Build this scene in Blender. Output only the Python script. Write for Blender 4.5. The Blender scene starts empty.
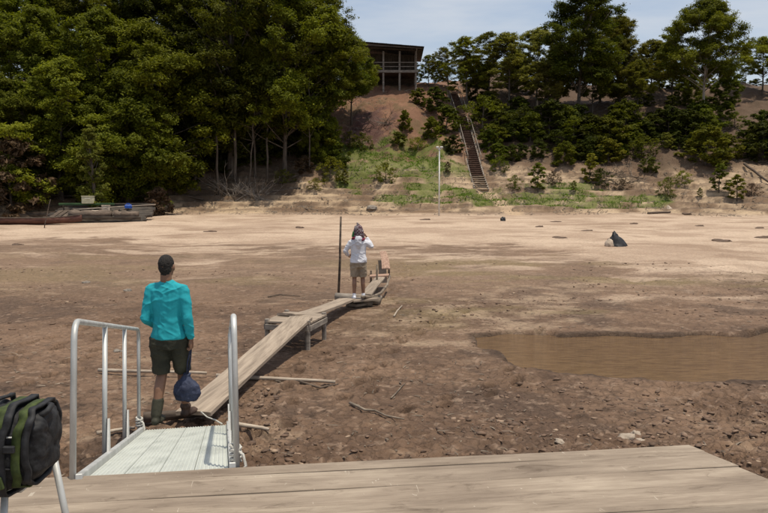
import bpy, bmesh, math, random
import numpy as np
from mathutils import Vector, Matrix, Euler, noise as mnoise
R = math.radians
sc = bpy.context.scene
col = sc.collection

# ------------------------------------------------------------------ camera
CAMZ = 2.55; F = 747.0; PITCH = R(4.71)
cd = bpy.data.cameras.new('camera'); cam = bpy.data.objects.new('camera', cd); col.objects.link(cam)
cd.lens = 35.0; cd.sensor_width = 36.0; cd.clip_end = 3000; cd.clip_start = 0.05
cam.location = (0, 0, CAMZ); cam.rotation_euler = (R(90) - PITCH, 0, 0)
sc.camera = cam
sc.render.resolution_x = 1024; sc.render.resolution_y = 684

# ------------------------------------------------------------------ light
sc.view_settings.view_transform = 'Standard'; sc.view_settings.look = 'None'
sc.view_settings.exposure = -0.03; sc.view_settings.gamma = 1.0
SUN_D = Vector((0.215, -0.09, 1.0)).normalized()      # towards the sun: high, a little to the right
sun_el = math.asin(SUN_D.z); sun_az = math.atan2(SUN_D.x, SUN_D.y)
w = bpy.data.worlds.new('World'); sc.world = w; w.use_nodes = True
nt = w.node_tree; nt.nodes.clear()
N = nt.nodes.new; L = nt.links.new
out = N('ShaderNodeOutputWorld'); bg = N('ShaderNodeBackground'); sky = N('ShaderNodeTexSky')
sky.sky_type = 'NISHITA'; sky.sun_disc = False; sky.sun_elevation = sun_el; sky.sun_rotation = sun_az
sky.air_density = 1.0; sky.dust_density = 1.6; sky.ozone_density = 1.4
tc = N('ShaderNodeTexCoord'); mp = N('ShaderNodeMapping'); mp.inputs['Scale'].default_value = (1.4, 1.4, 7.0)
nz = N('ShaderNodeTexNoise'); nz.inputs['Scale'].default_value = 2.3; nz.inputs['Detail'].default_value = 7; nz.inputs['Roughness'].default_value = .55
rp = N('ShaderNodeValToRGB'); rp.color_ramp.elements[0].position = .38; rp.color_ramp.elements[1].position = .72
rp.color_ramp.elements[0].color = (.3, .3, .3, 1); rp.color_ramp.elements[1].color = (.9, .9, .9, 1)
mx = N('ShaderNodeMixRGB'); mx.inputs[2].default_value = (5.1, 5.35, 5.7, 1)
L(tc.outputs['Generated'], mp.inputs[0]); L(mp.outputs[0], nz.inputs['Vector']); L(nz.outputs[0], rp.inputs[0])
L(rp.outputs[0], mx.inputs[0]); L(sky.outputs[0], mx.inputs[1]); L(mx.outputs[0], bg.inputs[0])
bg.inputs[1].default_value = 0.135; L(bg.outputs[0], out.inputs[0])
sd = bpy.data.lights.new('sun', 'SUN'); sd.energy = 3.9; sd.angle = R(0.5); sd.color = (1, .915, .76)
so = bpy.data.objects.new('sun', sd); col.objects.link(so)
so.rotation_euler = SUN_D.to_track_quat('Z', 'Y').to_euler()

# ------------------------------------------------------------------ projection helpers (pixels of the 768x513 photo)
cP, sP = math.cos(PITCH), math.sin(PITCH)
def ray(px, py):
    a = (px - 384) / F; b = -(py - 256.5) / F
    return Vector((a, cP + b * sP, -sP + b * cP))
def PY(px, py, Y):
    r = ray(px, py); return Vector((0, 0, CAMZ)) + r * (Y / r.y)
def PZ(px, py, z):
    r = ray(px, py); return Vector((0, 0, CAMZ)) + r * ((z - CAMZ) / r.z)

# ------------------------------------------------------------------ noise
def _h(ix, iy, s):
    n = (ix.astype(np.int64) * 374761393 + iy.astype(np.int64) * 668265263 + s * 974634777) & 0xffffffff
    n = ((n ^ (n >> 13)) * 1274126177) & 0xffffffff
    n = n ^ (n >> 16)
    return (n & 0xffff) / 65535.0
def vn(x, y, s=0):
    x = np.asarray(x, float); y = np.asarray(y, float)
    ix = np.floor(x); iy = np.floor(y); fx = x - ix; fy = y - iy
    fx = fx * fx * (3 - 2 * fx); fy = fy * fy * (3 - 2 * fy)
    a = _h(ix, iy, s); b = _h(ix + 1, iy, s); c = _h(ix, iy + 1, s); d = _h(ix + 1, iy + 1, s)
    return (a + (b - a) * fx) * (1 - fy) + (c + (d - c) * fx) * fy
def fbm(x, y, o=4, s=0, g=.5):
    v = 0; a = 1; t = 0
    for i in range(o):
        k = 2.03 ** i
        v = v + a * vn(x * k + 17.3 * i, y * k - 9.1 * i, s + i); t += a; a *= g
    return v / t
def ss(a, b, x):
    t = np.clip((x - a) / (b - a), 0, 1); return t * t * (3 - 2 * t)

# ------------------------------------------------------------------ terrain
def G0(px, py, z=0.0):
    p = PZ(px, py, z); return (p.x, p.y)
POND = [G0(*q) for q in [(472, 335), (490, 351), (522, 366), (570, 374), (630, 378), (690, 381), (775, 381), (860, 372), (930, 352),
        (880, 334), (800, 325), (766, 329), (740, 336), (700, 333), (650, 334), (600, 332), (560, 334), (510, 332)]]
def pond_d(x, y):
    P = np.array(POND); n = len(P); d = np.full(np.shape(x), 1e9); ins = np.zeros(np.shape(x), bool)
    for i in range(n):
        a = P[i]; b = P[(i + 1) % n]; e = b - a
        t = np.clip(((x - a[0]) * e[0] + (y - a[1]) * e[1]) / (e @ e), 0, 1)
        d = np.minimum(d, np.hypot(x - a[0] - t * e[0], y - a[1] - t * e[1]))
        c = ((a[1] > y) != (b[1] > y)) & (x < (b[0] - a[0]) * (y - a[1]) / (b[1] - a[1] + 1e-12) + a[0])
        ins ^= c
    return np.where(ins, d, -d)
BT = np.array([-100, -60, -42, -24, -10, 0, 1.0, 3, 6, 9, 12, 20, 26, 30, 60, 900.])
def bank_t(x, y):
    off = 9 * ss(-14, -34, x) + 2.5 * (fbm(x / 9., x * 0 + 3.3, 3, 51) - .5) + 1.2 * ss(20, 34, x)
    return y - 60 + off
def Hbase(x, y):
    z = np.interp(y, [-60, 0, 18, 36, 50, 60, 70], [0, 0, 0, .35, .72, .94, 1.1])
    t = bank_t(x, y) + (fbm(x / 3.1, y / 6., 3, 52) - .5) * 2.2 * ss(60, 66, y)
    zb = np.interp(t, [0, 1.0, 3, 6, 9, 12, 20, 26, 30, 60, 900], [0, .35, 1.25, 2.6, 4.2, 6.0, 10.8, 13.9, 14.3, 15.2, 22])
    k = 1 - .17 * ss(8, 24, x) - .05 * ss(-10, -30, x)
    zb = zb * k
    zb = zb + 2.1 * ss(25, 36, t) * ss(6, 16, x) + 1.2 * ss(26, 40, t)
    # ledges cut by the falling river
    st = .5; ph = zb / st + (fbm(x / 6., y / 9., 4, 53) - .5) * 1.4
    fr = ph - np.floor(ph); q = (np.floor(ph) + ss(.62, .95, fr)) * st - (ph * st - zb)
    m = ss(.1, .5, zb) * (1 - ss(3.2, 4.6, zb)) * .8
    zb = zb * (1 - m) + q * m
    # gullies and lumps
    zb = zb + ss(2.0, 6.0, zb) * ((fbm(x / 2.6, y / 5.5, 4, 54) - .5) * 1.3)
    return z + np.maximum(zb, 0) * 1.0
_fc = {}
def footprints(x, y):
    k = (np.size(x), float(np.sum(x)), float(np.sum(y)))
    if k in _fc: return _fc[k]
    fa = np.zeros(np.shape(x)); fb = np.zeros(np.shape(x))
    for (ax, ay, bx, by, seed) in TRAILS:
        n = int(math.hypot(bx - ax, by - ay) / .40); rr = random.Random(seed)
        ux, uy = (bx - ax), (by - ay); l = math.hypot(ux, uy); ux /= l; uy /= l
        for i in range(n):
            f = (i + .5) / n; sg = -1 if i % 2 else 1; w_ = .25 * math.sin(f * 7 + seed)
            cx = ax + (bx - ax) * f + rr.uniform(-.05, .05) - uy * (.12 * sg + w_); cy = ay + (by - ay) * f + rr.uniform(-.06, .06) + ux * (.12 * sg + w_)
            mk = (np.abs(x - cx) < .5) & (np.abs(y - cy) < .5)
            if not mk.any(): continue
            xx = x[mk]; yy = y[mk]
            d2 = (((xx - cx) * ux + (yy - cy) * uy) / .16) ** 2 + ((-(xx - cx) * uy + (yy - cy) * ux) / .08) ** 2
            fa[mk] += np.exp(-d2 * d2); fb[mk] += np.exp(-(np.sqrt(d2) - 1.4) ** 2 * 8)
    _fc[k] = (fa, fb); return fa, fb
def mudlevel(x, y):
    return ss(40, 30, y + 6 * (fbm(x / 6., y / 4., 3, 61) - .5))
def H(x, y, fine=True):
    x = np.asarray(x, float); y = np.asarray(y, float)
    z = Hbase(x, y)
    flat = 1 - ss(.0, 1.2, bank_t(x, y))
    z = z + flat * ((fbm(x / 3.3, y / 3.3, 3, 71) - .5) * .16 + (fbm(x / 9., y / 14., 2, 72) - .5) * .3 * ss(16, 26, y))
    pd = pond_d(x, y) + (fbm(x * 1.6, y * 1.6, 3, 73) - .5) * .55
    z = np.where((y > 5) & (y < 22), z * (1 - ss(-.9, -.15, pd)) + (.01) * ss(-.9, -.15, pd) - .20 * ss(-.06, .10, pd), z)
    if fine:
        m = mudlevel(x, y) * (1 - ss(-.25, .05, pd))
        rough = (1 - .5 * ss(8.5, 11, y)) * (1 - .35 * ss(-1, -3, x)) * (.3 + 1.1 * ss(.35, .75, fbm(x / 2.2, y / 2.2, 3, 74)) * (1 - .55 * ss(9, 15, y)) + .5 * ss(9.5, 6.5, y))
        c1 = fbm(x * 2.4, y * 2.4, 4, 75, .6) - .5
        c2 = np.abs(fbm(x * 5.5, y * 5.5, 3, 76, .6) - .5) * 2      # ridged: cracks and trodden lumps
        c3 = fbm(x * 15, y * 15, 3, 77, .65) - .5
        z = z + m * rough * (c1 * .105 + (.3 - np.minimum(c2, .3)) * -.16 + c3 * .055)
        z = z + (1 - m) * flat * (fbm(x * .9, y * 1.6, 4, 78) - .5) * .05
        # trails of footprints
        if np.size(x) > 1:
            fa, fb = footprints(x, y); z = z - .11 * fa + .024 * fb
        z = z + ss(0, 1.5, bank_t(x, y)) * ((fbm(x * 1.1, y * 1.3, 5, 79, .6) - .5) * (.22 + .33 * ss(5, 8, bank_t(x, y))))
    return z
TRAILS = [G0(-10, 372) + G0(150, 316) + (1,), G0(0, 352) + G0(110, 326) + (7,), G0(430, 420) + G0(560, 330) + (8,), G0(-20, 395) + G0(120, 350) + (2,), G0(60, 330) + G0(260, 300) + (3,),
          G0(240, 440) + G0(330, 345) + (4,), G0(330, 400) + G0(470, 300) + (5,), G0(395, 315) + G0(400, 262, .2) + (6,)]
def Hs(x, y, fine=True): return float(H(np.array([x]), np.array([y]), fine)[0])
def G(px, py):
    "ground point seen at a pixel"
    r = ray(px, py); ts = np.concatenate([np.arange(3, 60, .1), np.arange(60, 130, .2)]) / r.y
    xs = r.x * ts; ys = r.y * ts; zs = CAMZ + r.z * ts
    h = H(xs, ys, False); k = np.argmax(zs < h)
    if not (zs < h).any(): k = len(ts) - 1
    return Vector((xs[k], ys[k], Hs(xs[k], ys[k])))
def slope_at(px, Y, fine=True):
    x = (px - 384) / F * Y * 1.0; return Vector((x, Y, Hs(x, Y, fine)))

# ------------------------------------------------------------------ mesh + object helpers
def tag(o, label=None, cat=None, group=None, kind=None):
    if label: o['label'] = label
    if cat: o['category'] = cat
    if group: o['group'] = group
    if kind: o['kind'] = kind
    return o
def link(name, me, mat=None, parent=None, smooth=False):
    o = bpy.data.objects.new(name, me); col.objects.link(o)
    if mat is not None and not me.materials:
        for m in (mat if isinstance(mat, (list, tuple)) else [mat]): me.materials.append(m)
    if parent: o.parent = parent
    if smooth and len(me.polygons): me.polygons.foreach_set('use_smooth', [True] * len(me.polygons))
    return o
def empty(name, loc=(0, 0, 0), rz=0, **k):
    o = bpy.data.objects.new(name, None); col.objects.link(o); o.location = loc; o.rotation_euler = (0, 0, rz)
    o.empty_display_size = .2
    return tag(o, **k)
def fastmesh(name, V, Fc, attr=None, colattr=None):
    V = np.asarray(V, np.float32); Fc = np.asarray(Fc, np.int32); k = Fc.shape[1]
    me = bpy.data.meshes.new(name); me.vertices.add(len(V)); me.vertices.foreach_set('co', V.ravel())
    me.loops.add(Fc.size); me.loops.foreach_set('vertex_index', Fc.ravel())
    me.polygons.add(len(Fc)); me.polygons.foreach_set('loop_start', np.arange(0, Fc.size, k, dtype=np.int32))
    me.update(calc_edges=True)
    if attr is not None:
        a = me.attributes.new('tint', 'FLOAT', 'FACE'); a.data.foreach_set('value', np.asarray(attr, np.float32))
    if colattr is not None:
        a = me.attributes.new('gcol', 'FLOAT_COLOR', 'POINT')
        c = np.ones((len(V), 4), np.float32); c[:, :3] = colattr; a.data.foreach_set('color', c.ravel())
    return me
class MB:
    def __init__(s): s.v = []; s.f = []
    def add(s, vs, fs):
        b = len(s.v); s.v += [tuple(v) for v in vs]; s.f += [tuple(b + i for i in f) for f in fs]
    def box(s, c, d, M=None):
        x, y, z = d[0] / 2, d[1] / 2, d[2] / 2
        vs = [Vector((a * x, b * y, e * z)) for a in (-1, 1) for b in (-1, 1) for e in (-1, 1)]
        if M is not None: vs = [M @ v for v in vs]
        vs = [v + Vector(c) for v in vs]
        s.add(vs, [(0, 1, 3, 2), (4, 6, 7, 5), (0, 4, 5, 1), (2, 3, 7, 6), (0, 2, 6, 4), (1, 5, 7, 3)])
    def tube(s, pts, rad, n=8, cap=True, flat=1.0):
        pts = [Vector(p) for p in pts]; m = len(pts)
        if not isinstance(rad, (list, tuple)): rad = [rad] * m
        rings = []; up = None
        for i, p in enumerate(pts):
            d = (pts[min(i + 1, m - 1)] - pts[max(i - 1, 0)]).normalized()
            if up is None:
                up = Vector((0, 0, 1)) if abs(d.z) < .9 else Vector((0, 1, 0))
            a = d.cross(up).normalized(); up = a.cross(d).normalized()
            rings.append([p + (a * math.cos(2 * math.pi * j / n) + up * flat * math.sin(2 * math.pi * j / n)) * rad[i] for j in range(n)])
        vs = [v for r_ in rings for v in r_]; fs = []
        for i in range(m - 1):
            for j in range(n):
                k = (j + 1) % n; fs.append((i * n + j, i * n + k, (i + 1) * n + k, (i + 1) * n + j))
        if cap: fs += [tuple(range(n - 1, -1, -1)), tuple(range((m - 1) * n, m * n))]
        s.add(vs, fs)
    def build(s, name, mat, parent=None, smooth=False, bevel=0, origin=None):
        me = bpy.data.meshes.new(name)
        if origin is not None:
            o_ = Vector(origin); s.v = [tuple(Vector(v) - o_) for v in s.v]
        me.from_pydata(s.v, [], s.f); me.update()
        bm = bmesh.new(); bm.from_mesh(me); bmesh.ops.recalc_face_normals(bm, faces=bm.faces)
        if bevel:
            es = [e for e in bm.edges if len(e.link_faces) == 2 and e.calc_face_angle(0) > .9]
            bmesh.ops.bevel(bm, geom=es, offset=bevel, segments=1, affect='EDGES', profile=.7)
        bm.to_mesh(me); bm.free()
        o = link(name, me, mat, parent, smooth)
        if origin is not None: o.location = origin
        return o
def copy_tree(o, parent=None):
    c = o.copy(); col.objects.link(c); c.parent = parent
    for ch in o.children: copy_tree(ch, c)
    return c

# ------------------------------------------------------------------ materials
def newmat(name):
    m = bpy.data.materials.new(name); m.use_nodes = True; n = m.node_tree; n.nodes.clear()
    o = n.nodes.new('ShaderNodeOutputMaterial'); b = n.nodes.new('ShaderNodeBsdfPrincipled')
    n.links.new(b.outputs[0], o.inputs[0]); return m, n, b, o
def noisy(name, c1, c2, scale=(6, 6, 6), rough=.7, detail=6, bump=.3, bdist=.01, metal=0, c3=None, spec=.4, pos=(.35, .7), space='Object', noiseg=.6, rnd=0.0, bscale=3.0):
    m, n, b, o = newmat(name); A = n.nodes.new; K = n.links.new
    t = A('ShaderNodeTexCoord'); mp = A('ShaderNodeMapping'); mp.inputs['Scale'].default_value = scale
    K(t.outputs[space], mp.inputs[0]); vec = mp.outputs[0]
    oi = A('ShaderNodeObjectInfo'); ad = A('ShaderNodeVectorMath'); ad.operation = 'ADD'
    sc_ = A('ShaderNodeMath'); sc_.operation = 'MULTIPLY'; sc_.inputs[1].default_value = 37.0
    K(oi.outputs['Random'], sc_.inputs[0]); K(vec, ad.inputs[0]); K(sc_.outputs[0], ad.inputs[1]); vec = ad.outputs[0]
    z = A('ShaderNodeTexNoise'); z.inputs['Scale'].default_value = 1; z.inputs['Detail'].default_value = detail; z.inputs['Roughness'].default_value = noiseg
    K(vec, z.inputs['Vector'])
    r = A('ShaderNodeValToRGB'); e = r.color_ramp.elements; e[0].position, e[1].position = pos
    e[0].color = (*c1, 1); e[1].color = (*c2, 1)
    if c3: x = e.new((pos[0] + pos[1]) / 2); x.color = (*c3, 1)
    K(z.outputs[0], r.inputs[0]); src = r.outputs[0]
    if rnd:
        hv = A('ShaderNodeHueSaturation'); mr = A('ShaderNodeMapRange'); mr.inputs['To Min'].default_value = 1 - rnd; mr.inputs['To Max'].default_value = 1 + rnd
        K(oi.outputs['Random'], mr.inputs[0]); K(mr.outputs[0], hv.inputs['Value']); K(src, hv.inputs['Color']); src = hv.outputs[0]
    K(src, b.inputs['Base Color'])
    z2 = A('ShaderNodeTexNoise'); z2.inputs['Scale'].default_value = bscale; z2.inputs['Detail'].default_value = 8; z2.inputs['Roughness'].default_value = .65
    K(vec, z2.inputs['Vector'])
    bp = A('ShaderNodeBump'); bp.inputs['Strength'].default_value = bump; bp.inputs['Distance'].default_value = bdist
    K(z2.outputs[0], bp.inputs['Height']); K(bp.outputs[0], b.inputs['Normal'])
    b.inputs['Roughness'].default_value = rough; b.inputs['Metallic'].default_value = metal; b.inputs['Specular IOR Level'].default_value = spec
    return m
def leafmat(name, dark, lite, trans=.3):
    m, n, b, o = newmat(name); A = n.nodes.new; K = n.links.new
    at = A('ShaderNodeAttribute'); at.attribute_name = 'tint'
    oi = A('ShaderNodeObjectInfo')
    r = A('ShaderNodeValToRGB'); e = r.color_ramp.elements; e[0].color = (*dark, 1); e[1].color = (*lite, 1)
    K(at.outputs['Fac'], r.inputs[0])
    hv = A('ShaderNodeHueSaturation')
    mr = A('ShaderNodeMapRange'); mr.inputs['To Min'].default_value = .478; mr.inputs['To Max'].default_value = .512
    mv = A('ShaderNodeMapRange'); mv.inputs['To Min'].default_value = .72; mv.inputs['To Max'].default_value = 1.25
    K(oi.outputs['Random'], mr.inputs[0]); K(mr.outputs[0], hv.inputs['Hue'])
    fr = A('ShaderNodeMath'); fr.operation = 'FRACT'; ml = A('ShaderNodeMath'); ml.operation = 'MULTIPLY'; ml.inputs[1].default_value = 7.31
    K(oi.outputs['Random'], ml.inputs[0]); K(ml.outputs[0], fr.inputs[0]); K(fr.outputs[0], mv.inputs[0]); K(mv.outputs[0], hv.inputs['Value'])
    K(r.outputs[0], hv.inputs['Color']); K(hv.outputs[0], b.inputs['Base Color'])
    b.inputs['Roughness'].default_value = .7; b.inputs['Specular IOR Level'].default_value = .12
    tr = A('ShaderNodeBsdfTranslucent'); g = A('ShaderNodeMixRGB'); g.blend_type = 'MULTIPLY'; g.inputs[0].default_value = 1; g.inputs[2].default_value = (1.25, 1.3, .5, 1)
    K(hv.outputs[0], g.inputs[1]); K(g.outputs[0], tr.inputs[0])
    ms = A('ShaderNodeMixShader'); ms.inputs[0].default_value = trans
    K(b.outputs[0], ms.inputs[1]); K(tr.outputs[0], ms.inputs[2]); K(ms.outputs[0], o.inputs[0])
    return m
M = {}
M['bark'] = noisy('bark', (.045, .034, .026), (.14, .112, .085), (4, 4, 1.2), .9, bump=.6, bdist=.03)
M['palebark'] = noisy('pale_bark', (.16, .13, .1), (.36, .31, .25), (4, 4, 1.2), .9, bump=.6, bdist=.03)
M['deadwood'] = noisy('dead_wood', (.1, .075, .055), (.3, .24, .18), (5, 5, 5), .9, bump=.5)
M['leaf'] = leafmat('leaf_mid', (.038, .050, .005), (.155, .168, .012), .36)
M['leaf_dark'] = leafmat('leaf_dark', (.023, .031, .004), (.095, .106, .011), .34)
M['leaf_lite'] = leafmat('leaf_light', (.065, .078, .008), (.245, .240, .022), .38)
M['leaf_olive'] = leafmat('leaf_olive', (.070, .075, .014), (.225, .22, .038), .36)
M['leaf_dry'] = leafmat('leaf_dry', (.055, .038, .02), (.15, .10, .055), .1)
M['grass'] = leafmat('grass_blade', (.05, .10, .010), (.16, .25, .026), .3)
M['plank'] = noisy('weathered_plank', (.20, .155, .115), (.41, .33, .25), (.8, 16, 16), .85, bump=.2, bdist=.003, c3=(.31, .245, .185), rnd=.12, noiseg=.7)
def deckmat():
    m, n, b, o = newmat('deck_board'); A = n.nodes.new; K = n.links.new
    t = A('ShaderNodeTexCoord'); oi = A('ShaderNodeObjectInfo'); sc_ = A('ShaderNodeMath'); sc_.operation = 'MULTIPLY'; sc_.inputs[1].default_value = 41.
    K(oi.outputs['Random'], sc_.inputs[0]); ad = A('ShaderNodeVectorMath'); ad.operation = 'ADD'; K(t.outputs['Object'], ad.inputs[0]); K(sc_.outputs[0], ad.inputs[1])
    def nz_(scale, det, rg, d=0):
        mp = A('ShaderNodeMapping'); mp.inputs['Scale'].default_value = scale; K(ad.outputs[0], mp.inputs[0]); z = A('ShaderNodeTexNoise'); z.inputs['Scale'].default_value = 1; z.inputs['Detail'].default_value = det; z.inputs['Roughness'].default_value = rg; z.inputs['Distortion'].default_value = d
        K(mp.outputs[0], z.inputs['Vector']); return z.outputs[0]
    def ramp(src, stops):
        r = A('ShaderNodeValToRGB'); e = r.color_ramp.elements; e[0].position, e[0].color = stops[0][0], (*stops[0][1], 1); e[1].position, e[1].color = stops[-1][0], (*stops[-1][1], 1)
        for p, c in stops[1:-1]: x = e.new(p); x.color = (*c, 1)
        K(src, r.inputs[0]); return r.outputs[0]
    grain = ramp(nz_((2.2, 60, 60), 8, .7, .6), [(.3, (.72, .70, .68)), (.55, (1, 1, 1)), (.75, (1.1, 1.1, 1.1))])
    base = ramp(nz_((1.1, 5, 5), 7, .62), [(.30, (.165, .126, .095)), (.5, (.262, .208, .158)), (.70, (.375, .308, .238))])
    stain = ramp(nz_((3.5, 9, 9), 9, .7, 1.2), [(.30, (.55, .52, .50)), (.44, (1, 1, 1)), (1, (1, 1, 1))])
    scr = ramp(nz_((14, 3.5, 3), 4, .5, 2.5), [(.0, (0, 0, 0)), (.69, (0, 0, 0)), (.73, (1, 1, 1))])
    m1 = A('ShaderNodeMixRGB'); m1.blend_type = 'MULTIPLY'; m1.inputs[0].default_value = .75; K(base, m1.inputs[1]); K(grain, m1.inputs[2])
    m2 = A('ShaderNodeMixRGB'); m2.blend_type = 'MULTIPLY'; m2.inputs[0].default_value = .8; K(m1.outputs[0], m2.inputs[1]); K(stain, m2.inputs[2])
    m3 = A('ShaderNodeMixRGB'); m3.inputs[2].default_value = (.52, .46, .38, 1); f = A('ShaderNodeMath'); f.operation = 'MULTIPLY'; f.inputs[1].default_value = .45; K(scr, f.inputs[0]); K(f.outputs[0], m3.inputs[0]); K(m2.outputs[0], m3.inputs[1])
    hv = A('ShaderNodeHueSaturation'); mr = A('ShaderNodeMapRange'); mr.inputs['To Min'].default_value = .9; mr.inputs['To Max'].default_value = 1.16; K(oi.outputs['Random'], mr.inputs[0]); K(mr.outputs[0], hv.inputs['Value']); K(m3.outputs[0], hv.inputs['Color'])
    K(hv.outputs[0], b.inputs['Base Color']); b.inputs['Roughness'].default_value = .85; b.inputs['Specular IOR Level'].default_value = .25
    bp = A('ShaderNodeBump'); bp.inputs['Strength'].default_value = .6; bp.inputs['Distance'].default_value = .003; K(grain, bp.inputs['Height']); K(bp.outputs[0], b.inputs['Normal'])
    return m
M['deck'] = deckmat()
M['darkwood'] = noisy('dark_wood', (.045, .032, .024), (.15, .11, .08), (3, 3, 14), .85, bump=.5)
M['greywood'] = noisy('grey_wood', (.14, .12, .1), (.34, .29, .24), (3, 3, 12), .85, bump=.5)
M['palepole'] = noisy('pale_pole', (.26, .2, .15), (.5, .42, .33), (3, 20, 20), .8, bump=.4)
M['alu'] = noisy('aluminium_tube', (.42, .42, .40), (.62, .62, .60), (9, 9, 3), .5, bump=.12, metal=.35, spec=.5)
M['aludeck'] = noisy('aluminium_deck', (.40, .42, .38), (.66, .68, .62), (5, 2.2, 5), .55, bump=.15, metal=.25, c3=(.57, .59, .54), pos=(.25, .75))
M['whitepaint'] = noisy('white_paint', (.55, .53, .49), (.75, .73, .68), (8, 8, 8), .6, bump=.1)
M['rope'] = noisy('rope', (.45, .43, .38), (.66, .64, .58), (60, 60, 60), .9, bump=.6)
M['roof'] = noisy('roof_sheet', (.025, .025, .028), (.07, .068, .065), (2, 2, 2), .7, bump=.2)

# ------------------------------------------------------------------ ground sheet
def gpatch(x, y, px, py, rx, ry, s, soft=.5):
    p = G(px, py)
    d = np.hypot((x - p.x) / rx, (y - p.y) / ry) + (fbm(x * .8, y * .8, 4, s) - .5) * 1.5
    return ss(1 + soft * .5, 1 - soft * .5, d)
GREEN = [(385, 158, 5.0, 3.2), (425, 160, 2.4, 3.2), (352, 166, 2.2, 3), (410, 198, 3.2, 1.0), (455, 194, 3.6, 1.2), (485, 201, 1.4, .6), (430, 168, 2.8, 1.6),
         (560, 198, 5.2, .9), (600, 203, 5.4, .7), (640, 199, 3.0, .6), (530, 203, 3, .7), (570, 186, 3, .8)]
def grass_mask(x, y):
    g = x * 0
    for i, (a, b, c, d) in enumerate(GREEN): g = np.maximum(g, gpatch(x, y, a, b, c, d, 90 + i))
    return g
def ground_colour(x, y, z):
    def C(*c): return np.array(c)[None, :]
    def mix(a, b, t): return a * (1 - t[:, None]) + b * t[:, None]
    n1 = fbm(x / 1.7, y / 2.2, 5, 101, .6); n2 = fbm(x * 1.6, y * 2.2, 5, 102, .62); n3 = fbm(x / 5, y / 3.4, 4, 103)
    mud = mix(C(.122, .074, .047), C(.212, .133, .085), ss(.3, .72, n1 * .55 + n2 * .45))
    mud = mix(mud, C(.098, .062, .042), ss(.54, .70, fbm(x / 1.3, y / 1.5, 5, 104, .62)) * .8)
    mud = mix(mud, C(.36, .26, .175), ss(.57, .75, n2 * .5 + n3 * .5) * .8)
    mud = mix(mud, C(.070, .044, .030), np.clip(footprints(x, y)[0], 0, 1) * .7)
    mud = mix(mud, C(.265, .180, .122), ss(15, 24, y) * (.25 + .35 * n3))
    # algae tint in the middle ground
    ol = ss(.5, .7, fbm(x / 3.5, y / 1.8, 4, 105)) * ss(12, 16, y) * ss(34, 24, y) * np.maximum(ss(-1.5, 2, x), .6 * ss(18, 22, y))
    mud = mix(mud, C(.215, .165, .075), ol * .5)
    fine = fbm(x * 6, y * 7, 4, 109, .65); mud = mix(mud, mud * .55, ss(.55, .68, fine) * ss(.42, .6, n1 + .05) * ss(15, 8, y))
    mud = mix(mud, C(.29, .20, .14), ss(.66, .76, fbm(x * 9, y * 9, 3, 112, .6)) * .7)
    sand = mix(C(.39, .278, .198), C(.525, .395, .290), ss(.3, .7, fbm(x / 2.6, y / 2.2, 5, 106, .6)))
    sand = mix(sand, C(.27, .18, .12), ss(.60, .70, fbm(x / 3.5, y / 1.6, 5, 107, .6)) * .6)
    e = y + 5 * (n3 - .5) * 2 + 2.4 * (n2 - .5) * 2 + 9 * ss(2, 12, x) * 1.0 - 3.5 * ss(-2, -12, x)
    s1 = ss(32.5, 34.5, e)
    stripes = ss(.5, .66, fbm(x / 3.2, y / 1.7, 6, 108, .65)) * ss(21, 26, e) * ss(40, 33, y)
    colr = mix(mud, sand, np.maximum(s1, stripes * .75))
    t = bank_t(x, y)
    # bank
    nb = fbm(x / 2.2, y / 1.8, 6, 110, .62)
    bank = mix(C(.20, .130, .080), C(.47, .345, .225), ss(.36, .66, nb))
    bank = mix(bank, C(.10, .066, .042), ss(.55, .72, fbm(x * .9, y * 1.3, 5, 115, .65)) * .75)
    zz = (z / .5 + fbm(x / 8., y / 8., 3, 111) * 2); band = ss(.5, .8, np.abs(zz - np.floor(zz) - .5) * 2)
    bank = mix(bank, C(.13, .085, .058), band * .6 * (1 - ss(7, 11, t)))
    red = mix(C(.13, .062, .038), C(.27, .145, .085), nb)
    red = mix(red, C(.12, .085, .04), ss(.5, .7, fbm(x * .7, y * .7, 5, 116, .65)) * .6)
    bank = mix(bank, red, ss(8, 12, t))
    colr = mix(colr, bank, ss(-.3, .8, t))
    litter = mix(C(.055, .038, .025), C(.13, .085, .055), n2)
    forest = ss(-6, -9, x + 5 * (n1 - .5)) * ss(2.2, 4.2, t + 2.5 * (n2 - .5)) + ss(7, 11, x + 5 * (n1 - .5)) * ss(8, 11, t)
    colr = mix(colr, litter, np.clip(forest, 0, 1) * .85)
    brush = gpatch(x, y, 368, 132, 2.6, 3.5, 120); colr = mix(colr, C(.085, .042, .04), brush * .8)
    gm = grass_mask(x, y) * ss(.38, .58, fbm(x * .9, y * 1.6, 5, 121, .6) + .08)
    colr = mix(colr, mix(C(.075, .105, .018), C(.15, .175, .034), n2), gm * .78)
    A_ = G(484, 190); B_ = G(514, 214); ux, uy = B_.x - A_.x, B_.y - A_.y; tt = np.clip(((x - A_.x) * ux + (y - A_.y) * uy) / (ux * ux + uy * uy), 0, 1)
    dp = np.hypot(x - A_.x - tt * ux, y - A_.y - tt * uy) + (n2 - .5) * .8; colr = mix(colr, C(.46, .33, .215), ss(.8, .35, dp))
    # wet rim of the pool
    pd = pond_d(x, y); wet = ss(-.20, -.02, pd + (n2 - .5) * .25) * (y < 25)
    colr = mix(colr, C(.060, .038, .025), wet * .8)
    return np.clip(colr, 0, 1)
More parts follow.
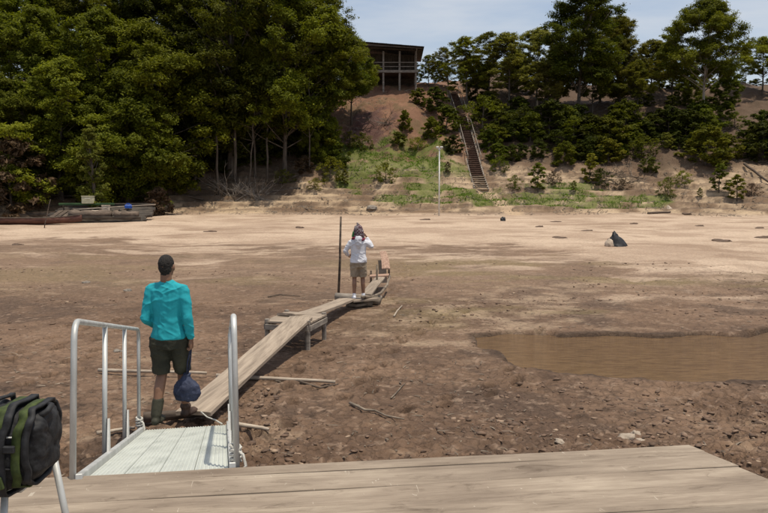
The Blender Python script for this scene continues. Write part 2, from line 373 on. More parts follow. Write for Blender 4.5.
def build_ground():
    yr = list(np.linspace(-60, 0, 8)) + list(np.linspace(1, 3.2, 5)); y = 3.4
    while y < 59: yr.append(y); y *= 1.0036
    while y < 90: yr.append(y); y += .12
    while y < 900: yr.append(y); y *= 1.045
    yr = np.array(yr)
    u = np.concatenate([np.linspace(-6, -.8, 24)[:-1], np.linspace(-.8, -.58, 28)[:-1], np.linspace(-.58, .58, 440), np.linspace(.58, .8, 28)[1:], np.linspace(.8, 6, 24)[1:]])
    U, Y = np.meshgrid(u, yr); X = U * np.maximum(Y, 3.0)
    x = X.ravel(); yy = Y.ravel(); z = H(x, yy)
    nr, nc = len(yr), len(u); i = np.arange(nr * nc).reshape(nr, nc)
    Fc = np.stack([i[:-1, :-1], i[:-1, 1:], i[1:, 1:], i[1:, :-1]], -1).reshape(-1, 4)
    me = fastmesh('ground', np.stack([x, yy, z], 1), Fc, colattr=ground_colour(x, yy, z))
    m, n, b, o = newmat('ground_earth'); A = n.nodes.new; K = n.links.new
    at = A('ShaderNodeAttribute'); at.attribute_name = 'gcol'
    t = A('ShaderNodeTexCoord')
    z1 = A('ShaderNodeTexNoise'); z1.inputs['Scale'].default_value = 9; z1.inputs['Detail'].default_value = 9; z1.inputs['Roughness'].default_value = .7
    K(t.outputs['Object'], z1.inputs['Vector'])
    mr = A('ShaderNodeMapRange'); mr.inputs['From Min'].default_value = .3; mr.inputs['From Max'].default_value = .7; mr.inputs['To Min'].default_value = .72; mr.inputs['To Max'].default_value = 1.22
    K(z1.outputs[0], mr.inputs[0])
    ml = A('ShaderNodeVectorMath'); ml.operation = 'SCALE'; K(at.outputs['Color'], ml.inputs[0]); K(mr.outputs[0], ml.inputs['Scale'])
    K(ml.outputs[0], b.inputs['Base Color']); b.inputs['Roughness'].default_value = .85; b.inputs['Specular IOR Level'].default_value = .25
    z2 = A('ShaderNodeTexNoise'); z2.inputs['Scale'].default_value = 26; z2.inputs['Detail'].default_value = 6; z2.inputs['Roughness'].default_value = .7
    K(t.outputs['Object'], z2.inputs['Vector'])
    vo = A('ShaderNodeTexVoronoi'); vo.feature = 'DISTANCE_TO_EDGE'; vo.inputs['Scale'].default_value = 7
    wv = A('ShaderNodeMixRGB'); wv.inputs[0].default_value = .12; K(t.outputs['Object'], wv.inputs[1]); K(z1.outputs['Color'], wv.inputs[2]); K(wv.outputs[0], vo.inputs['Vector'])
    cr = A('ShaderNodeMapRange'); cr.inputs['From Max'].default_value = .06; cr.inputs['To Max'].default_value = .35; K(vo.outputs['Distance'], cr.inputs[0])
    ad = A('ShaderNodeMath'); ad.operation = 'ADD'; K(z2.outputs[0], ad.inputs[0]); K(cr.outputs[0], ad.inputs[1])
    bp = A('ShaderNodeBump'); bp.inputs['Strength'].default_value = .8; bp.inputs['Distance'].default_value = .03
    K(ad.outputs[0], bp.inputs['Height']); K(bp.outputs[0], b.inputs['Normal'])
    g = link('ground', me, m, smooth=True); tag(g, kind='structure')
    # pool water
    pts = [Vector((a, b_, -.06)) for a, b_ in POND]; c = sum(pts, Vector()) / len(pts)
    me = bpy.data.meshes.new('water'); big = [c + (p - c) * 1.14 for p in pts]
    me.from_pydata([tuple(p) for p in big], [], [tuple(range(len(big)))]); me.update()
    m, n, b, o = newmat('muddy_water'); A = n.nodes.new; K = n.links.new
    t = A('ShaderNodeTexCoord'); mp = A('ShaderNodeMapping'); mp.inputs['Scale'].default_value = (1.0, 5.0, 1); mp.inputs['Rotation'].default_value = (0, 0, R(24))
    z1 = A('ShaderNodeTexNoise'); z1.inputs['Scale'].default_value = 3.4; z1.inputs['Detail'].default_value = 9; z1.inputs['Roughness'].default_value = .6
    K(t.outputs['Object'], mp.inputs[0]); K(mp.outputs[0], z1.inputs['Vector'])
    r = A('ShaderNodeValToRGB'); e = r.color_ramp.elements; e[0].position = .35; e[1].position = .68
    e[0].color = (.100, .055, .022, 1); e[1].color = (.195, .115, .050, 1); K(z1.outputs[0], r.inputs[0]); K(r.outputs[0], b.inputs['Base Color'])
    b.inputs['Roughness'].default_value = .08; b.inputs['Specular IOR Level'].default_value = .4
    wv = A('ShaderNodeTexWave'); wv.inputs['Scale'].default_value = 2.6; wv.inputs['Distortion'].default_value = 5; wv.inputs['Detail'].default_value = 3; wv.bands_direction = 'Y'
    K(mp.outputs[0], wv.inputs['Vector'])
    bp = A('ShaderNodeBump'); bp.inputs['Strength'].default_value = .35; bp.inputs['Distance'].default_value = .03; K(wv.outputs[0], bp.inputs['Height']); K(bp.outputs[0], b.inputs['Normal'])
    tag(link('water', me, m), kind='structure')
build_ground()

# ------------------------------------------------------------------ clods and litter on the mud (uncountable)
def scatter_clods():
    rng = np.random.default_rng(5)
    bm = bmesh.new(); bmesh.ops.create_icosphere(bm, subdivisions=1, radius=1)
    T = np.array([v.co[:] for v in bm.verts]); TF = np.array([[v.index for v in f.verts] for f in bm.faces]); bm.free()
    n = 34000
    y = 4.3 * (26 / 4.3) ** (rng.random(n) ** 1.15); x = (rng.random(n) * 1.5 - .75) * (y + .8)
    dens = fbm(x / 1.6, y / 1.6, 4, 130)
    right = ss(9.2, 7, y) * ss(-.5, 2, x) * .22
    keep = (dens + right + (rng.random(n) - .5) * .35 > .50 + .09 * ss(8, 11, y) + .05 * ss(0, -2, x)) & (pond_d(x, y) < -.12) & (mudlevel(x, y) > .3)
    x, y = x[keep], y[keep]; n = len(x); z = H(x, y)
    s = .006 + .034 * rng.random(n) ** 4.5; s *= (1 + y / 70)
    V = np.empty((n, len(T), 3)); a = rng.random(n) * 6.28
    sh = 1 + (rng.random((n, len(T), 1)) - .5) * 1.15
    P = T[None] * sh * np.stack([s * (.8 + rng.random(n) * .9), s * (.6 + rng.random(n) * .5), s * (.25 + .35 * rng.random(n))], 1)[:, None, :]
    ca, sa = np.cos(a)[:, None], np.sin(a)[:, None]
    V[..., 0] = P[..., 0] * ca - P[..., 1] * sa + x[:, None]; V[..., 1] = P[..., 0] * sa + P[..., 1] * ca + y[:, None]
    V[..., 2] = P[..., 2] + z[:, None] + s[:, None] * .12
    Fc = (TF[None] + (np.arange(n) * len(T))[:, None, None]).reshape(-1, 3)
    tint = np.repeat(rng.random(n), len(TF))
    me = fastmesh('mud_clods', V.reshape(-1, 3), Fc, attr=tint)
    m, nn, b, o = newmat('clod'); at = nn.nodes.new('ShaderNodeAttribute'); at.attribute_name = 'tint'
    r = nn.nodes.new('ShaderNodeValToRGB'); e = r.color_ramp.elements; e[0].color = (.085, .052, .034, 1); e[1].color = (.40, .29, .20, 1); e[1].position = 1
    q = e.new(.9); q.color = (.20, .125, .082, 1)
    nn.links.new(at.outputs['Fac'], r.inputs[0]); nn.links.new(r.outputs[0], b.inputs['Base Color']); b.inputs['Roughness'].default_value = .9
    tag(link('mud_clods', me, m), kind='stuff')
    # twigs and leaf litter: thin flat slivers
    n = 5200; y = 4.4 * (24 / 4.4) ** rng.random(n); x = (rng.random(n) * 1.4 - .7) * (y + .5)
    keep = (fbm(x / 1.2, y / 1.2, 3, 133) + (rng.random(n) - .5) * .4 > .5) & (pond_d(x, y) < -.1); x, y = x[keep], y[keep]; n = len(x); z = H(x, y)
    mb = MB()
    for i in range(n):
        l = .02 + .16 * rng.random() ** 3; r_ = .0025 + .004 * rng.random(); a = rng.random() * 6.28
        d = Vector((math.cos(a) * l, math.sin(a) * l, (rng.random() - .4) * l * .35)); p = Vector((x[i], y[i], z[i] + r_ + .004))
        q_ = p + d * .5 + Vector((rng.normal() * l * .08, rng.normal() * l * .08, .004))
        sd_ = Vector((-math.sin(a), math.cos(a), 0)) * r_ * 1.6; up = Vector((0, 0, r_ * 1.5))
        mb.add([p - sd_, p + sd_, p + up, q_ - sd_, q_ + sd_, q_ + up, p + d], [(0, 3, 5, 2), (1, 2, 5, 4), (0, 1, 4, 3), (3, 6, 5), (4, 5, 6), (3, 4, 6), (0, 2, 1)])
    o = mb.build('twig_litter', M['deadwood']); tag(o, kind='stuff')
scatter_clods()

# ------------------------------------------------------------------ trees
def tree_meshes(seed, Ht, Rc, base, ncl, nleaf, leaf, flat=.62, lean=0, shape=1.0, trunk_r=.2, clr=.3, forks=0, droop=0):
    if Ht > 5: nleaf = int(nleaf * 1.65); leaf *= .74
    rng = np.random.default_rng(seed); rnd = random.Random(seed)
    # trunk
    mb = MB(); pts = []; top = Ht * .88; ph = rnd.uniform(0, 6)
    for i in range(9):
        f = i / 8; pts.append(Vector((lean * f * f * Ht + .03 * Ht * math.sin(f * 4 + ph) * f, .02 * Ht * math.cos(f * 3 + ph) * f, f * top)))
    rad = [trunk_r * (1.35 if i == 0 else 1) * (1 - .85 * i / 8) + .012 for i in range(9)]
    mb.tube([pts[0] - Vector((0, 0, .6))] + pts, [rad[0] * 1.2] + rad, 8)
    def tr(f):
        k = min(7, int(f * 8)); g = f * 8 - k; return pts[k].lerp(pts[k + 1], g)
    cs = []
    for i in range(ncl):
        f = base + (1 - base) * ((i + rnd.random()) / ncl)
        u = (f - base) / (1 - base)
        prof = (math.sin(math.pi * min(1, u * .86 + .16)) ** .6) * (1 - .25 * (1 - shape) * u)
        rr = Rc * prof * (rnd.random() ** .45) * .88; a = i * 2.39996 + rnd.uniform(-.5, .5)
        tb = tr(min(.98, f))
        c = Vector((tb.x + rr * math.cos(a), tb.y + rr * math.sin(a), f * Ht - droop * rr))
        cr = Rc * clr * rnd.uniform(.65, 1.25); cs.append((c, cr))
        st = tr(max(base * .7, min(.9, f * .88 - .12 * rr / Rc)))
        mid = st.lerp(c, .5) + Vector((rnd.uniform(-.2, .2), rnd.uniform(-.2, .2), -.05 * rr + .1))
        r0 = trunk_r * .34 * (1 - .55 * f); mb.tube([st, mid, c], [r0, r0 * .6, r0 * .22], 5)
        for q in range(3):
            e = c + Vector((rnd.uniform(-1, 1), rnd.uniform(-1, 1), rnd.uniform(-.4, .7))) * cr * .8
            mb.tube([mid.lerp(c, .6), e], [r0 * .3, r0 * .08], 4)
    w_ = np.array([c[1] ** 2 for c in cs]); w_ /= w_.sum()
    idx = rng.choice(len(cs), nleaf, p=w_)
    C = np.array([c[0][:] for c in cs])[idx]; CR = np.array([c[1] for c in cs])[idx]
    d = rng.normal(size=(nleaf, 3)); d /= np.linalg.norm(d, axis=1)[:, None]
    # sub-clumps give light and dark texture
    K_ = 14; sub = rng.normal(size=(len(cs), K_, 3)); sub /= np.linalg.norm(sub, axis=2)[..., None]
    sb = sub[idx, rng.integers(0, K_, nleaf)]
    rr = rng.random(nleaf) ** .5
    off = (sb * .72 + d * .36 * rng.random(nleaf)[:, None] ** .6) * (.45 + .6 * rr)[:, None]
    off[:, 2] *= flat
    P = C + off * CR[:, None]
    nrm = off * .5 + rng.normal(size=(nleaf, 3)) * .42 + np.array([0, 0, .75]); nrm /= np.linalg.norm(nrm, axis=1)[:, None]
    t = np.cross(nrm, rng.normal(size=(nleaf, 3))); t /= np.linalg.norm(t, axis=1)[:, None]; b = np.cross(nrm, t)
    s = leaf * (.6 + .8 * rng.random(nleaf)); t *= s[:, None]; b *= (s * .42)[:, None]
    V = np.stack([P - t, P + b - nrm * s[:, None] * .12, P + t, P - b - nrm * s[:, None] * .12], 1).reshape(-1, 3)
    Fc = np.arange(nleaf * 4).reshape(-1, 4)
    cl = rng.random(len(cs))[idx]
    tint = np.clip(rng.random(nleaf) * .6 + cl * .45 - .02, 0, 1)
    crown = fastmesh('crown', V, Fc, attr=tint)
    me = bpy.data.meshes.new('trunk'); me.from_pydata(mb.v, [], mb.f); me.update(); me.polygons.foreach_set('use_smooth', [True] * len(me.polygons))
    return me, crown
VAR = {}
def variant(key, **k):
    VAR[key] = (tree_meshes(**k), k['Ht'])
variant('broad', seed=1, Ht=14, Rc=5.6, base=.26, ncl=62, nleaf=52000, leaf=.145, trunk_r=.17, clr=.27)
variant('broad2', seed=2, Ht=14, Rc=5.2, base=.16, ncl=66, nleaf=52000, leaf=.14, trunk_r=.24, clr=.27, lean=.04)
variant('bushy', seed=3, Ht=9, Rc=4.6, base=.05, ncl=64, nleaf=50000, leaf=.125, trunk_r=.15, clr=.27, droop=.12)
variant('bushy2', seed=4, Ht=9, Rc=4.0, base=.04, ncl=52, nleaf=42000, leaf=.13, trunk_r=.15, clr=.3, droop=.1)
variant('tall', seed=5, Ht=15, Rc=3.7, base=.34, ncl=60, nleaf=46000, leaf=.125, flat=.62, trunk_r=.18, clr=.36)
variant('round', seed=6, Ht=11, Rc=4.1, base=.40, ncl=60, nleaf=52000, leaf=.115, trunk_r=.12, clr=.31)
variant('airy', seed=7, Ht=8, Rc=2.6, base=.28, ncl=40, nleaf=13000, leaf=.105, trunk_r=.08, clr=.27, lean=.06)
variant('airy2', seed=8, Ht=9, Rc=3.1, base=.32, ncl=44, nleaf=15000, leaf=.105, trunk_r=.09, clr=.26, lean=-.05)
variant('flatcrown', seed=9, Ht=8.5, Rc=4.4, base=.42, ncl=48, nleaf=27000, leaf=.115, flat=.5, trunk_r=.12, clr=.25)
variant('shrub', seed=10, Ht=3, Rc=1.9, base=.03, ncl=34, nleaf=11000, leaf=.095, trunk_r=.05, clr=.3)
variant('shrub2', seed=11, Ht=3, Rc=1.7, base=.02, ncl=26, nleaf=9000, leaf=.10, trunk_r=.05, clr=.33)
variant('sapling', seed=12, Ht=2, Rc=.62, base=.12, ncl=16, nleaf=1500, leaf=.085, trunk_r=.03, clr=.4)
variant('scrub', seed=13, Ht=2, Rc=1.5, base=.05, ncl=26, nleaf=2600, leaf=.07, trunk_r=.04, clr=.3)
variant('high', seed=15, Ht=14, Rc=5.4, base=.42, ncl=50, nleaf=36000, leaf=.14, trunk_r=.13, clr=.28)
variant('column', seed=14, Ht=7, Rc=1.0, base=.02, ncl=34, nleaf=12000, leaf=.10, trunk_r=.18, clr=.5, droop=.4)
LM = {'d': 'leaf_dark', 'm': 'leaf', 'l': 'leaf_lite', 'o': 'leaf_olive', 'y': 'leaf_dry'}
meshcache = {}
rt = random.Random(77)
def plant(name, key, leafk, px, Y, h, label, cat='tree', group=None, rz=None, wid=1.0, x=None, bark='bark', sink=.15):
    if x is None: x = (px - 384) / F * Y
    z = Hs(x, Y, False) - sink
    (tm, cm), H0 = VAR[key]
    k1 = (key, bark)
    if k1 not in meshcache: m_ = tm.copy(); m_.materials.append(M[bark]); meshcache[k1] = m_
    k2 = (key, leafk, 'c')
    if k2 not in meshcache: m_ = cm.copy(); m_.materials.append(M[LM[leafk]]); meshcache[k2] = m_
    e = empty(name, (x, Y, z), rt.uniform(0, 6.28) if rz is None else rz, label=label, cat=cat, group=group)
    s = h / H0; e.scale = (s * wid, s * wid, s)
    small = cat != 'tree'
    link('stems' if small else 'trunk', meshcache[k1], None, e); link('leaves' if small else 'crown', meshcache[k2], None, e)
    return e
def top_h(px, Y, pytop):
    x = (px - 384) / F * Y; return PY(px, pytop, Y).z - Hs(x, Y, False)
GF = 'trees of the dense forest on the left bank'
# left forest: (variant, leaf, px, Y, top py, width, label)
LF = [
 ('broad', 'm', 18, 66, -30, 1.15, 'large leafy tree at the far left edge, crown cut by the photo top'),
 ('broad2', 'm', 96, 69, -45, 1.1, 'very tall green tree standing behind the vine-covered stump on the left'),
 ('broad', 'd', 168, 70, -40, 1.1, 'dark tall forest tree behind the driftwood, midway along the left forest'),
 ('broad2', 'd', 232, 68, -50, 1.0, 'tall dark tree with light hanging twigs left of the forest hollow'),
 ('broad', 'm', 285, 67, -28, .9, 'tall forest tree with pale trunk near the right end of the left forest'),
 ('tall', 'm', 322, 70, -12, 1.1, 'tall tree at the right end of the left forest against the sky'),
 ('bushy', 'l', 62, 58, 62, 1.1, 'bright bushy tree bulging forward above the moored raft'),
 ('bushy2', 'm', 128, 60, 72, .95, 'rounded green tree right of the vine-covered stump'),
 ('bushy', 'm', 8, 57, 78, 1.0, 'low bushy tree behind the canoe at the left photo edge'),
 ('high', 'd', 196, 66, 44, .8, 'dark tree overhanging the shore left of the driftwood tangle'),
 ('high', 'm', 256, 67, 30, .75, 'dark dense tree rising behind the driftwood tangle'),
 ('bushy2', 'm', 322, 69, 88, .7, 'leafy low tree beside the left end of the grassy slope'),
 ('round', 'l', 352, 76, 38, .95, 'light green spreading tree half hiding the left side of the stilt house'),
 ('round', 'm', 330, 73, 24, 1.0, 'full green tree left of the stilt house, just above the clearing'),
 ('bushy', 'm', 150, 63, 28, 1.0, 'sunlit mid-height tree between the tall trees of the left forest'),
 ('bushy2', 'l', 40, 62, 10, 1.0, 'pale sunlit crown high above the raft at left'),
 ('bushy', 'm', 100, 62, 15, 1.0, 'spreading sunlit crown above the vine-covered stump'),
]
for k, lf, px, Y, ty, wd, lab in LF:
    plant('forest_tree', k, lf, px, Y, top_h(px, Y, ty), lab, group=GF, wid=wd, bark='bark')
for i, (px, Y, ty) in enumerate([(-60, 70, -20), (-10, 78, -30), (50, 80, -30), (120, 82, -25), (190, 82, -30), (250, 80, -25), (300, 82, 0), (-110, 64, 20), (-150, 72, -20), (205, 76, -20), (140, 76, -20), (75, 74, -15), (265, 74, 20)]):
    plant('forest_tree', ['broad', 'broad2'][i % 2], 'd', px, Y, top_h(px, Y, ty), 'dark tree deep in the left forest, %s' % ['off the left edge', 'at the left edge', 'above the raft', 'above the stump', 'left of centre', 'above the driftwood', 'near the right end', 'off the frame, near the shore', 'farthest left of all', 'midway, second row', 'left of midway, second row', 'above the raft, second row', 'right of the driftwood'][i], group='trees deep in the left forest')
UB = [(-30, 55, 4.5, 'd', 'beyond the left photo edge'), (22, 57, 4.6, 'm', 'right behind the canoe, lit from above'), (48, 59, 4.2, 'd', 'behind the left end of the raft'), (78, 60, 3.6, 'd', 'behind the cream box'), (116, 62, 3.6, 'd', 'just right of the vine-covered stump'),
      (135, 66, 5.5, 'd', 'set back behind the right end of the raft'), (172, 70, 4.5, 'd', 'deep behind the brown dried bush'), (204, 71, 5, 'd', 'behind the small heap of driftwood'), (240, 72, 5, 'd', 'behind the grey driftwood tangle'), (275, 72, 5, 'd', 'right of the driftwood tangle, well back'),
      (302, 71, 4.0, 'd', 'at the forest end beside the lit trunk'), (322, 69, 3.2, 'm', 'at the edge of the grassy slope'), (158, 64, 1.6, 'm', 'low by the brown dried bush'), (188, 66, 1.8, 'd', 'small and low above the short log'),
      (256, 69, 3.4, 'd', 'in the hollow between the trunks, left'), (290, 70.5, 2.8, 'd', 'in the hollow between the trunks, right'), (222, 68.5, 2.6, 'd', 'in the hollow above the small driftwood heap')]
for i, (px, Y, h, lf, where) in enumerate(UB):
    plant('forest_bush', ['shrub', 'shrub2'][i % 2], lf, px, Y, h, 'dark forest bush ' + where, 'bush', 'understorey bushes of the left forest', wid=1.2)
plant('vine_covered_stump', 'column', 'o', 94, 53.2, top_h(94, 53.2, 125), 'slender dead trunk wrapped in yellowish vines behind the moored raft', 'tree', wid=.95)
plant('dry_bush', 'shrub2', 'y', 12, 54.5, top_h(12, 54.5, 138), 'brown dried bush above the canoe at the far left', 'bush', wid=.9)
plant('dry_bush', 'shrub', 'y', 158, 58, 2.2, 'low brown dried bush on the shore right of the vine-covered stump', 'bush')

for i, (px, Y, ty, r_, lab) in enumerate([(218, 64.5, 70, .13, 'slender bare trunk rising left of the driftwood tangle'), (236, 66, 60, .17, 'thick bare trunk behind the driftwood tangle'), (250, 65, 85, .08, 'thin bare trunk leaning right behind the driftwood tangle'), (268, 66.5, 66, .11, 'bare trunk right of the driftwood tangle in the hollow'), (160, 62, 80, .09, 'thin bare trunk above the brown dried bush'), (310, 67, 72, .08, 'thin bare trunk at the right end of the left forest')]):
    rr_ = random.Random(i + 60); p = slope_at(px, Y); h = PY(px, ty, Y).z - p.z; e = empty('bare_tree', p, 0, label=lab, cat='tree', group='bare trunks in the forest hollow'); mb = MB()
    ln = rr_.uniform(-.06, .1); pts = [Vector((ln * h * (k / 8) ** 1.5 + rr_.uniform(-.08, .08), rr_.uniform(-.08, .08), h * k / 8 - .3)) for k in range(9)]
    mb.tube(pts, [r_ * (1 - .08 * k) for k in range(9)], 7); link_ = mb.build('trunk', M['bark'], e, True)
    for q in range(7):
        a = pts[rr_.randint(3, 8)]; d = Vector((rr_.uniform(-1, 1), rr_.uniform(-1, .3), rr_.uniform(.2, 1))).normalized() * rr_.uniform(.8, 2.0)
        mb = MB(); mb.tube([a, a + d * .5 + Vector((0, 0, -.05)), a + d], [r_ * .35, r_ * .22, r_ * .1], 5); mb.build('branch', M['bark'], e, True)
# right side: skyline trees
RF = [
 ('airy', 'l', 428, 86, 54, 1.3, 'slim light-leaved tree just right of the stilt house'),
 ('airy2', 'l', 447, 85, 46, 1.3, 'airy young tree at the head of the stairs'),
 ('airy', 'l', 466, 81, 36, 1.3, 'airy tree with thin trunk right of the stairs'),
 ('airy2', 'l', 487, 82, 33, 1.4, 'leafy slender tree, second right of the stair head'),
 ('airy', 'o', 508, 80, 32, 1.5, 'olive sparse-leaved tree left of the tallest tree'),
 ('flatcrown', 'o', 535, 83, 29, 1.0, 'flat-topped pale olive tree left of the tallest tree'),
 ('tall', 'm', 577, 78, -14, 1.3, 'tallest dark tree on the right bank, top cut by the photo edge'),
 ('broad2', 'l', 617, 82, 16, .95, 'dense dark tree adjoining the tallest tree on its right'),
 ('broad', 'm', 597, 85, 10, .9, 'dark crown filling in behind the tallest tree'),
 ('flatcrown', 'l', 648, 86, 40, 1.1, 'lower green tree between the two tallest crowns of the right bank'),
 ('flatcrown', 'l', 668, 89, 44, 1.0, 'small green tree left of the round-crowned tree'),
 ('round', 'l', 700, 78, 1, 1.08, 'round-crowned tree standing alone above the skyline at right'),
 ('bushy2', 'm', 684, 85, 62, .9, 'bushy tree at the foot of the round-crowned tree'),
 ('bushy', 'm', 722, 85, 66, .9, 'bushy tree right of the round-crowned tree'),
 ('flatcrown', 'l', 757, 88, 37, 1.1, 'light green spreading tree near the right photo edge'),
 ('airy2', 'l', 740, 93, 54, 1.3, 'thin light-leaved tree beyond the field at the right edge'),
 ('flatcrown', 'm', 800, 86, 40, 1.1, 'spreading tree cut by the right photo edge'),
 ('broad2', 'l', 555, 85, 44, .95, 'rounded tree just left of the tallest trunk'),
 ('bushy2', 'l', 515, 88, 48, 1.1, 'low leafy tree filling in below the olive tree'),
 ('bushy', 'l', 474, 89, 56, 1.0, 'low light bushy tree behind the stair head'),
 ('flatcrown', 'm', 590, 80, 58, .8, 'small spreading tree under the tallest tree, right of its trunk'),
 ('flatcrown', 'o', 546, 79, 62, .8, 'small olive tree under the tallest tree, left of its trunk'),
 ('flatcrown', 'l', 634, 80, 60, .8, 'small light spreading tree on the crest, middle of the right bank'),
]
for k, lf, px, Y, ty, wd, lab in RF:
    plant('bank_tree', k, lf, px, Y, top_h(px, Y, ty), lab, group='trees along the top of the right bank', wid=wd, bark='palebark' if 'pale' in lab or 'round-crowned tree standing' in lab else 'bark')
for i, (px, Y, ty) in enumerate([(438, 100, 62), (462, 102, 60), (490, 100, 58), (520, 102, 60), (548, 100, 60), (590, 100, 58), (625, 102, 60), (655, 100, 62), (690, 103, 70), (720, 104, 74), (410, 106, 58), (842, 92, 40), (890, 90, 30)]):
    plant('background_tree', ['bushy2', 'round'][i % 2], 'd' if i % 3 else 'm', px, Y, max(3, top_h(px, Y, ty)), 'tree set back on the plateau, ' + ['behind the stair head', 'right of the stair head', 'behind the airy trees', 'behind the olive tree', 'left of the tallest trunk', 'right of the tallest tree', 'behind the dense dark tree', 'left of the round-crowned tree', 'behind the round-crowned tree', 'right of the round-crowned tree', 'just right of the house roof', 'off the right photo edge', 'farthest right, off the photo'][i], group='trees set back on the plateau', wid=.9)
for i, (px, Y, ty, k, lf, where) in enumerate([(632, 92, 72, 'shrub', 'm', 'between the tallest crowns'), (650, 93, 70, 'shrub2', 'l', 'left of the round-crowned tree, light'), (667, 94, 74, 'shrub', 'm', 'left of the round-crowned tree, darker'), (684, 93, 76, 'shrub2', 'm', 'behind the round-crowned trunk, left'),
        (702, 95, 74, 'shrub', 'l', 'behind the round-crowned trunk'), (718, 94, 76, 'shrub2', 'm', 'behind the round-crowned trunk, right'), (734, 96, 80, 'shrub', 'm', 'at the left end of the field'), (750, 97, 84, 'shrub2', 'd', 'along the field, near the right edge'), (768, 97, 84, 'shrub', 'd', 'along the field, cut by the right edge'),
        (606, 91, 80, 'shrub2', 'm', 'right of the tallest trunk'), (560, 92, 80, 'shrub', 'm', 'left of the tallest trunk'), (536, 92, 80, 'shrub2', 'l', 'behind the flat-topped olive tree'), (512, 93, 80, 'shrub', 'm', 'behind the olive sparse tree'), (640, 84, 92, 'shrub', 'd', 'in the shade of the crest, middle'), (668, 84, 94, 'shrub2', 'd', 'in the shade of the crest, right'), (705, 85, 96, 'shrub', 'd', 'on the crest under the round crown')]):
    plant('crest_bush', k, lf, px, Y, max(1.2, top_h(px, Y, ty)), 'crest bush ' + where, 'bush', 'bushes along the crest of the right bank', wid=1.5)
# undergrowth on the right slope; mostly darker leaf greens stand in for tree shade
ORD = ['first', 'second', 'third', 'fourth', 'fifth', 'sixth', 'seventh', 'eighth', 'ninth', 'tenth', 'eleventh', 'twelfth']
ru = random.Random(31)
for row, Y0, h0, n, xa, xb in (('lowest', 71.3, 1.7, 11, 502, 676), ('second lowest', 73.4, 2.5, 12, 492, 700), ('third', 75.6, 2.7, 12, 486, 694), ('highest', 78.6, 1.7, 11, 498, 690)):
    for i in range(n):
        px = xa + (xb - xa) * i / (n - 1) + ru.uniform(-6, 6); Y = Y0 + ru.uniform(-.9, .9); h = h0 * ru.uniform(.65, 1.45)
        plant('slope_bush', ru.choice(['shrub', 'shrub2', 'scrub', 'shrub']), ru.choice(['d', 'm', 'm', 'l', 'o'] if row == 'lowest' else ['d', 'd', 'm', 'm', 'l'] if row == 'highest' else ['d', 'd', 'm', 'm', 'd']), px, Y, h, '%s bush from the left, %s row of the thicket beyond the stairs' % (ORD[i], row), 'bush', 'thicket bushes on the right-hand slope', wid=ru.uniform(.95, 1.4))
for px, Y, h, lf, where in [(418, 80, 1.8, 'm', 'left of the stairs near the top, farthest left'), (436, 79, 2.6, 'd', 'left of the stairs near the top'), (446, 75, 2.6, 'm', 'close to the left handrail halfway up'), (431, 73.5, 2.0, 'm', 'left of the stairs halfway up, smaller'),
        (452, 71.0, 1.7, 'd', 'beside the left handrail low down'), (476, 83, 2.4, 'd', 'at the right of the stair head'), (486, 78, 3, 'd', 'touching the right handrail high up'), (488, 72.5, 2.0, 'm', 'touching the right handrail low down'),
        (760, 73, 3.6, 'd', 'in the hollow at the right edge, upper'), (776, 71, 3.6, 'd', 'cut by the right photo edge'), (800, 72, 4, 'd', 'just off the right photo edge'), (722, 80, 1.8, 'm', 'on the bare crest right of the lone trunk')]:
    plant('slope_bush', ru.choice(['shrub', 'shrub2']), lf, px, Y, h, 'bush ' + where, 'bush', 'bushes beside the stairs and at the right edge', wid=1.1)
for key, lf, px, py, h, wd, lab, cat in [
 ('shrub', 'l', 706, 165, 3.4, 1.25, 'large light green feathery bush sprawling over the bank at right', 'bush'),
 ('shrub2', 'l', 728, 158, 2.2, 1.2, 'smaller light green bush right of the large feathery bush', 'bush'),
 ('shrub2', 'l', 405, 131, 2.0, .8, 'rounded green bush alone on the reddish slope below the house', 'bush'),
 ('sapling', 'm', 719, 193, 2.3, 1.3, 'upright dark green shrub on the bare bank right of the feathery bush', 'shrub'),
 ('sapling', 'l', 737, 202, 2.1, 1.3, 'spindly light green shrub near the right edge of the bank', 'shrub'),
 ('sapling', 'm', 538, 192, 2.4, 1.2, 'narrow young shrub on the lower bank right of the stairs', 'shrub'),
 ('sapling', 'l', 590, 184, 2.6, 1.1, 'leggy shrub below the tallest tree, beside the fallen branches', 'shrub'),
 ('scrub', 'd', 600, 186, 1.5, 1.2, 'low dark scrub at the left end of the fallen branches', 'shrub'),
 ('scrub', 'o', 668, 196, 1.6, .9, 'sparse olive scrub at the edge of the sand, right of the long grass strip', 'shrub'),
 ('scrub', 'm', 386, 184, 1.8, .9, 'small leafy scrub beside the dead branch under the green slope', 'shrub'),
 ('scrub', 'l', 330, 182, 2.2, 1.0, 'pale green scrub at the left foot of the green slope', 'shrub'),
 ('shrub', 'm', 336, 168, 2.4, 1.0, 'green bush against the forest edge left of the green slope', 'bush'),
 ('scrub', 'o', 350, 148, 1.6, 1.0, 'olive scrub between the forest and the brown brush patch', 'shrub'),
 ('shrub2', 'm', 565, 165, 2.2, 1.1, 'green bush on the bare bank below the thicket, left of the leggy shrub', 'bush'),
 ('shrub', 'd', 763, 160, 3.4, 1.2, 'dark bush in the hollow at the right photo edge', 'bush'),
 ('scrub', 'm', 515, 190, 1.2, .9, 'tiny scrub plant on the grass strip right of the stair foot', 'shrub'),
]:
    p = G(px, py); plant('green_shrub' if cat == 'shrub' else 'green_bush', key, lf, None, p.y, h, lab, cat, x=p.x, wid=wd, sink=.1)

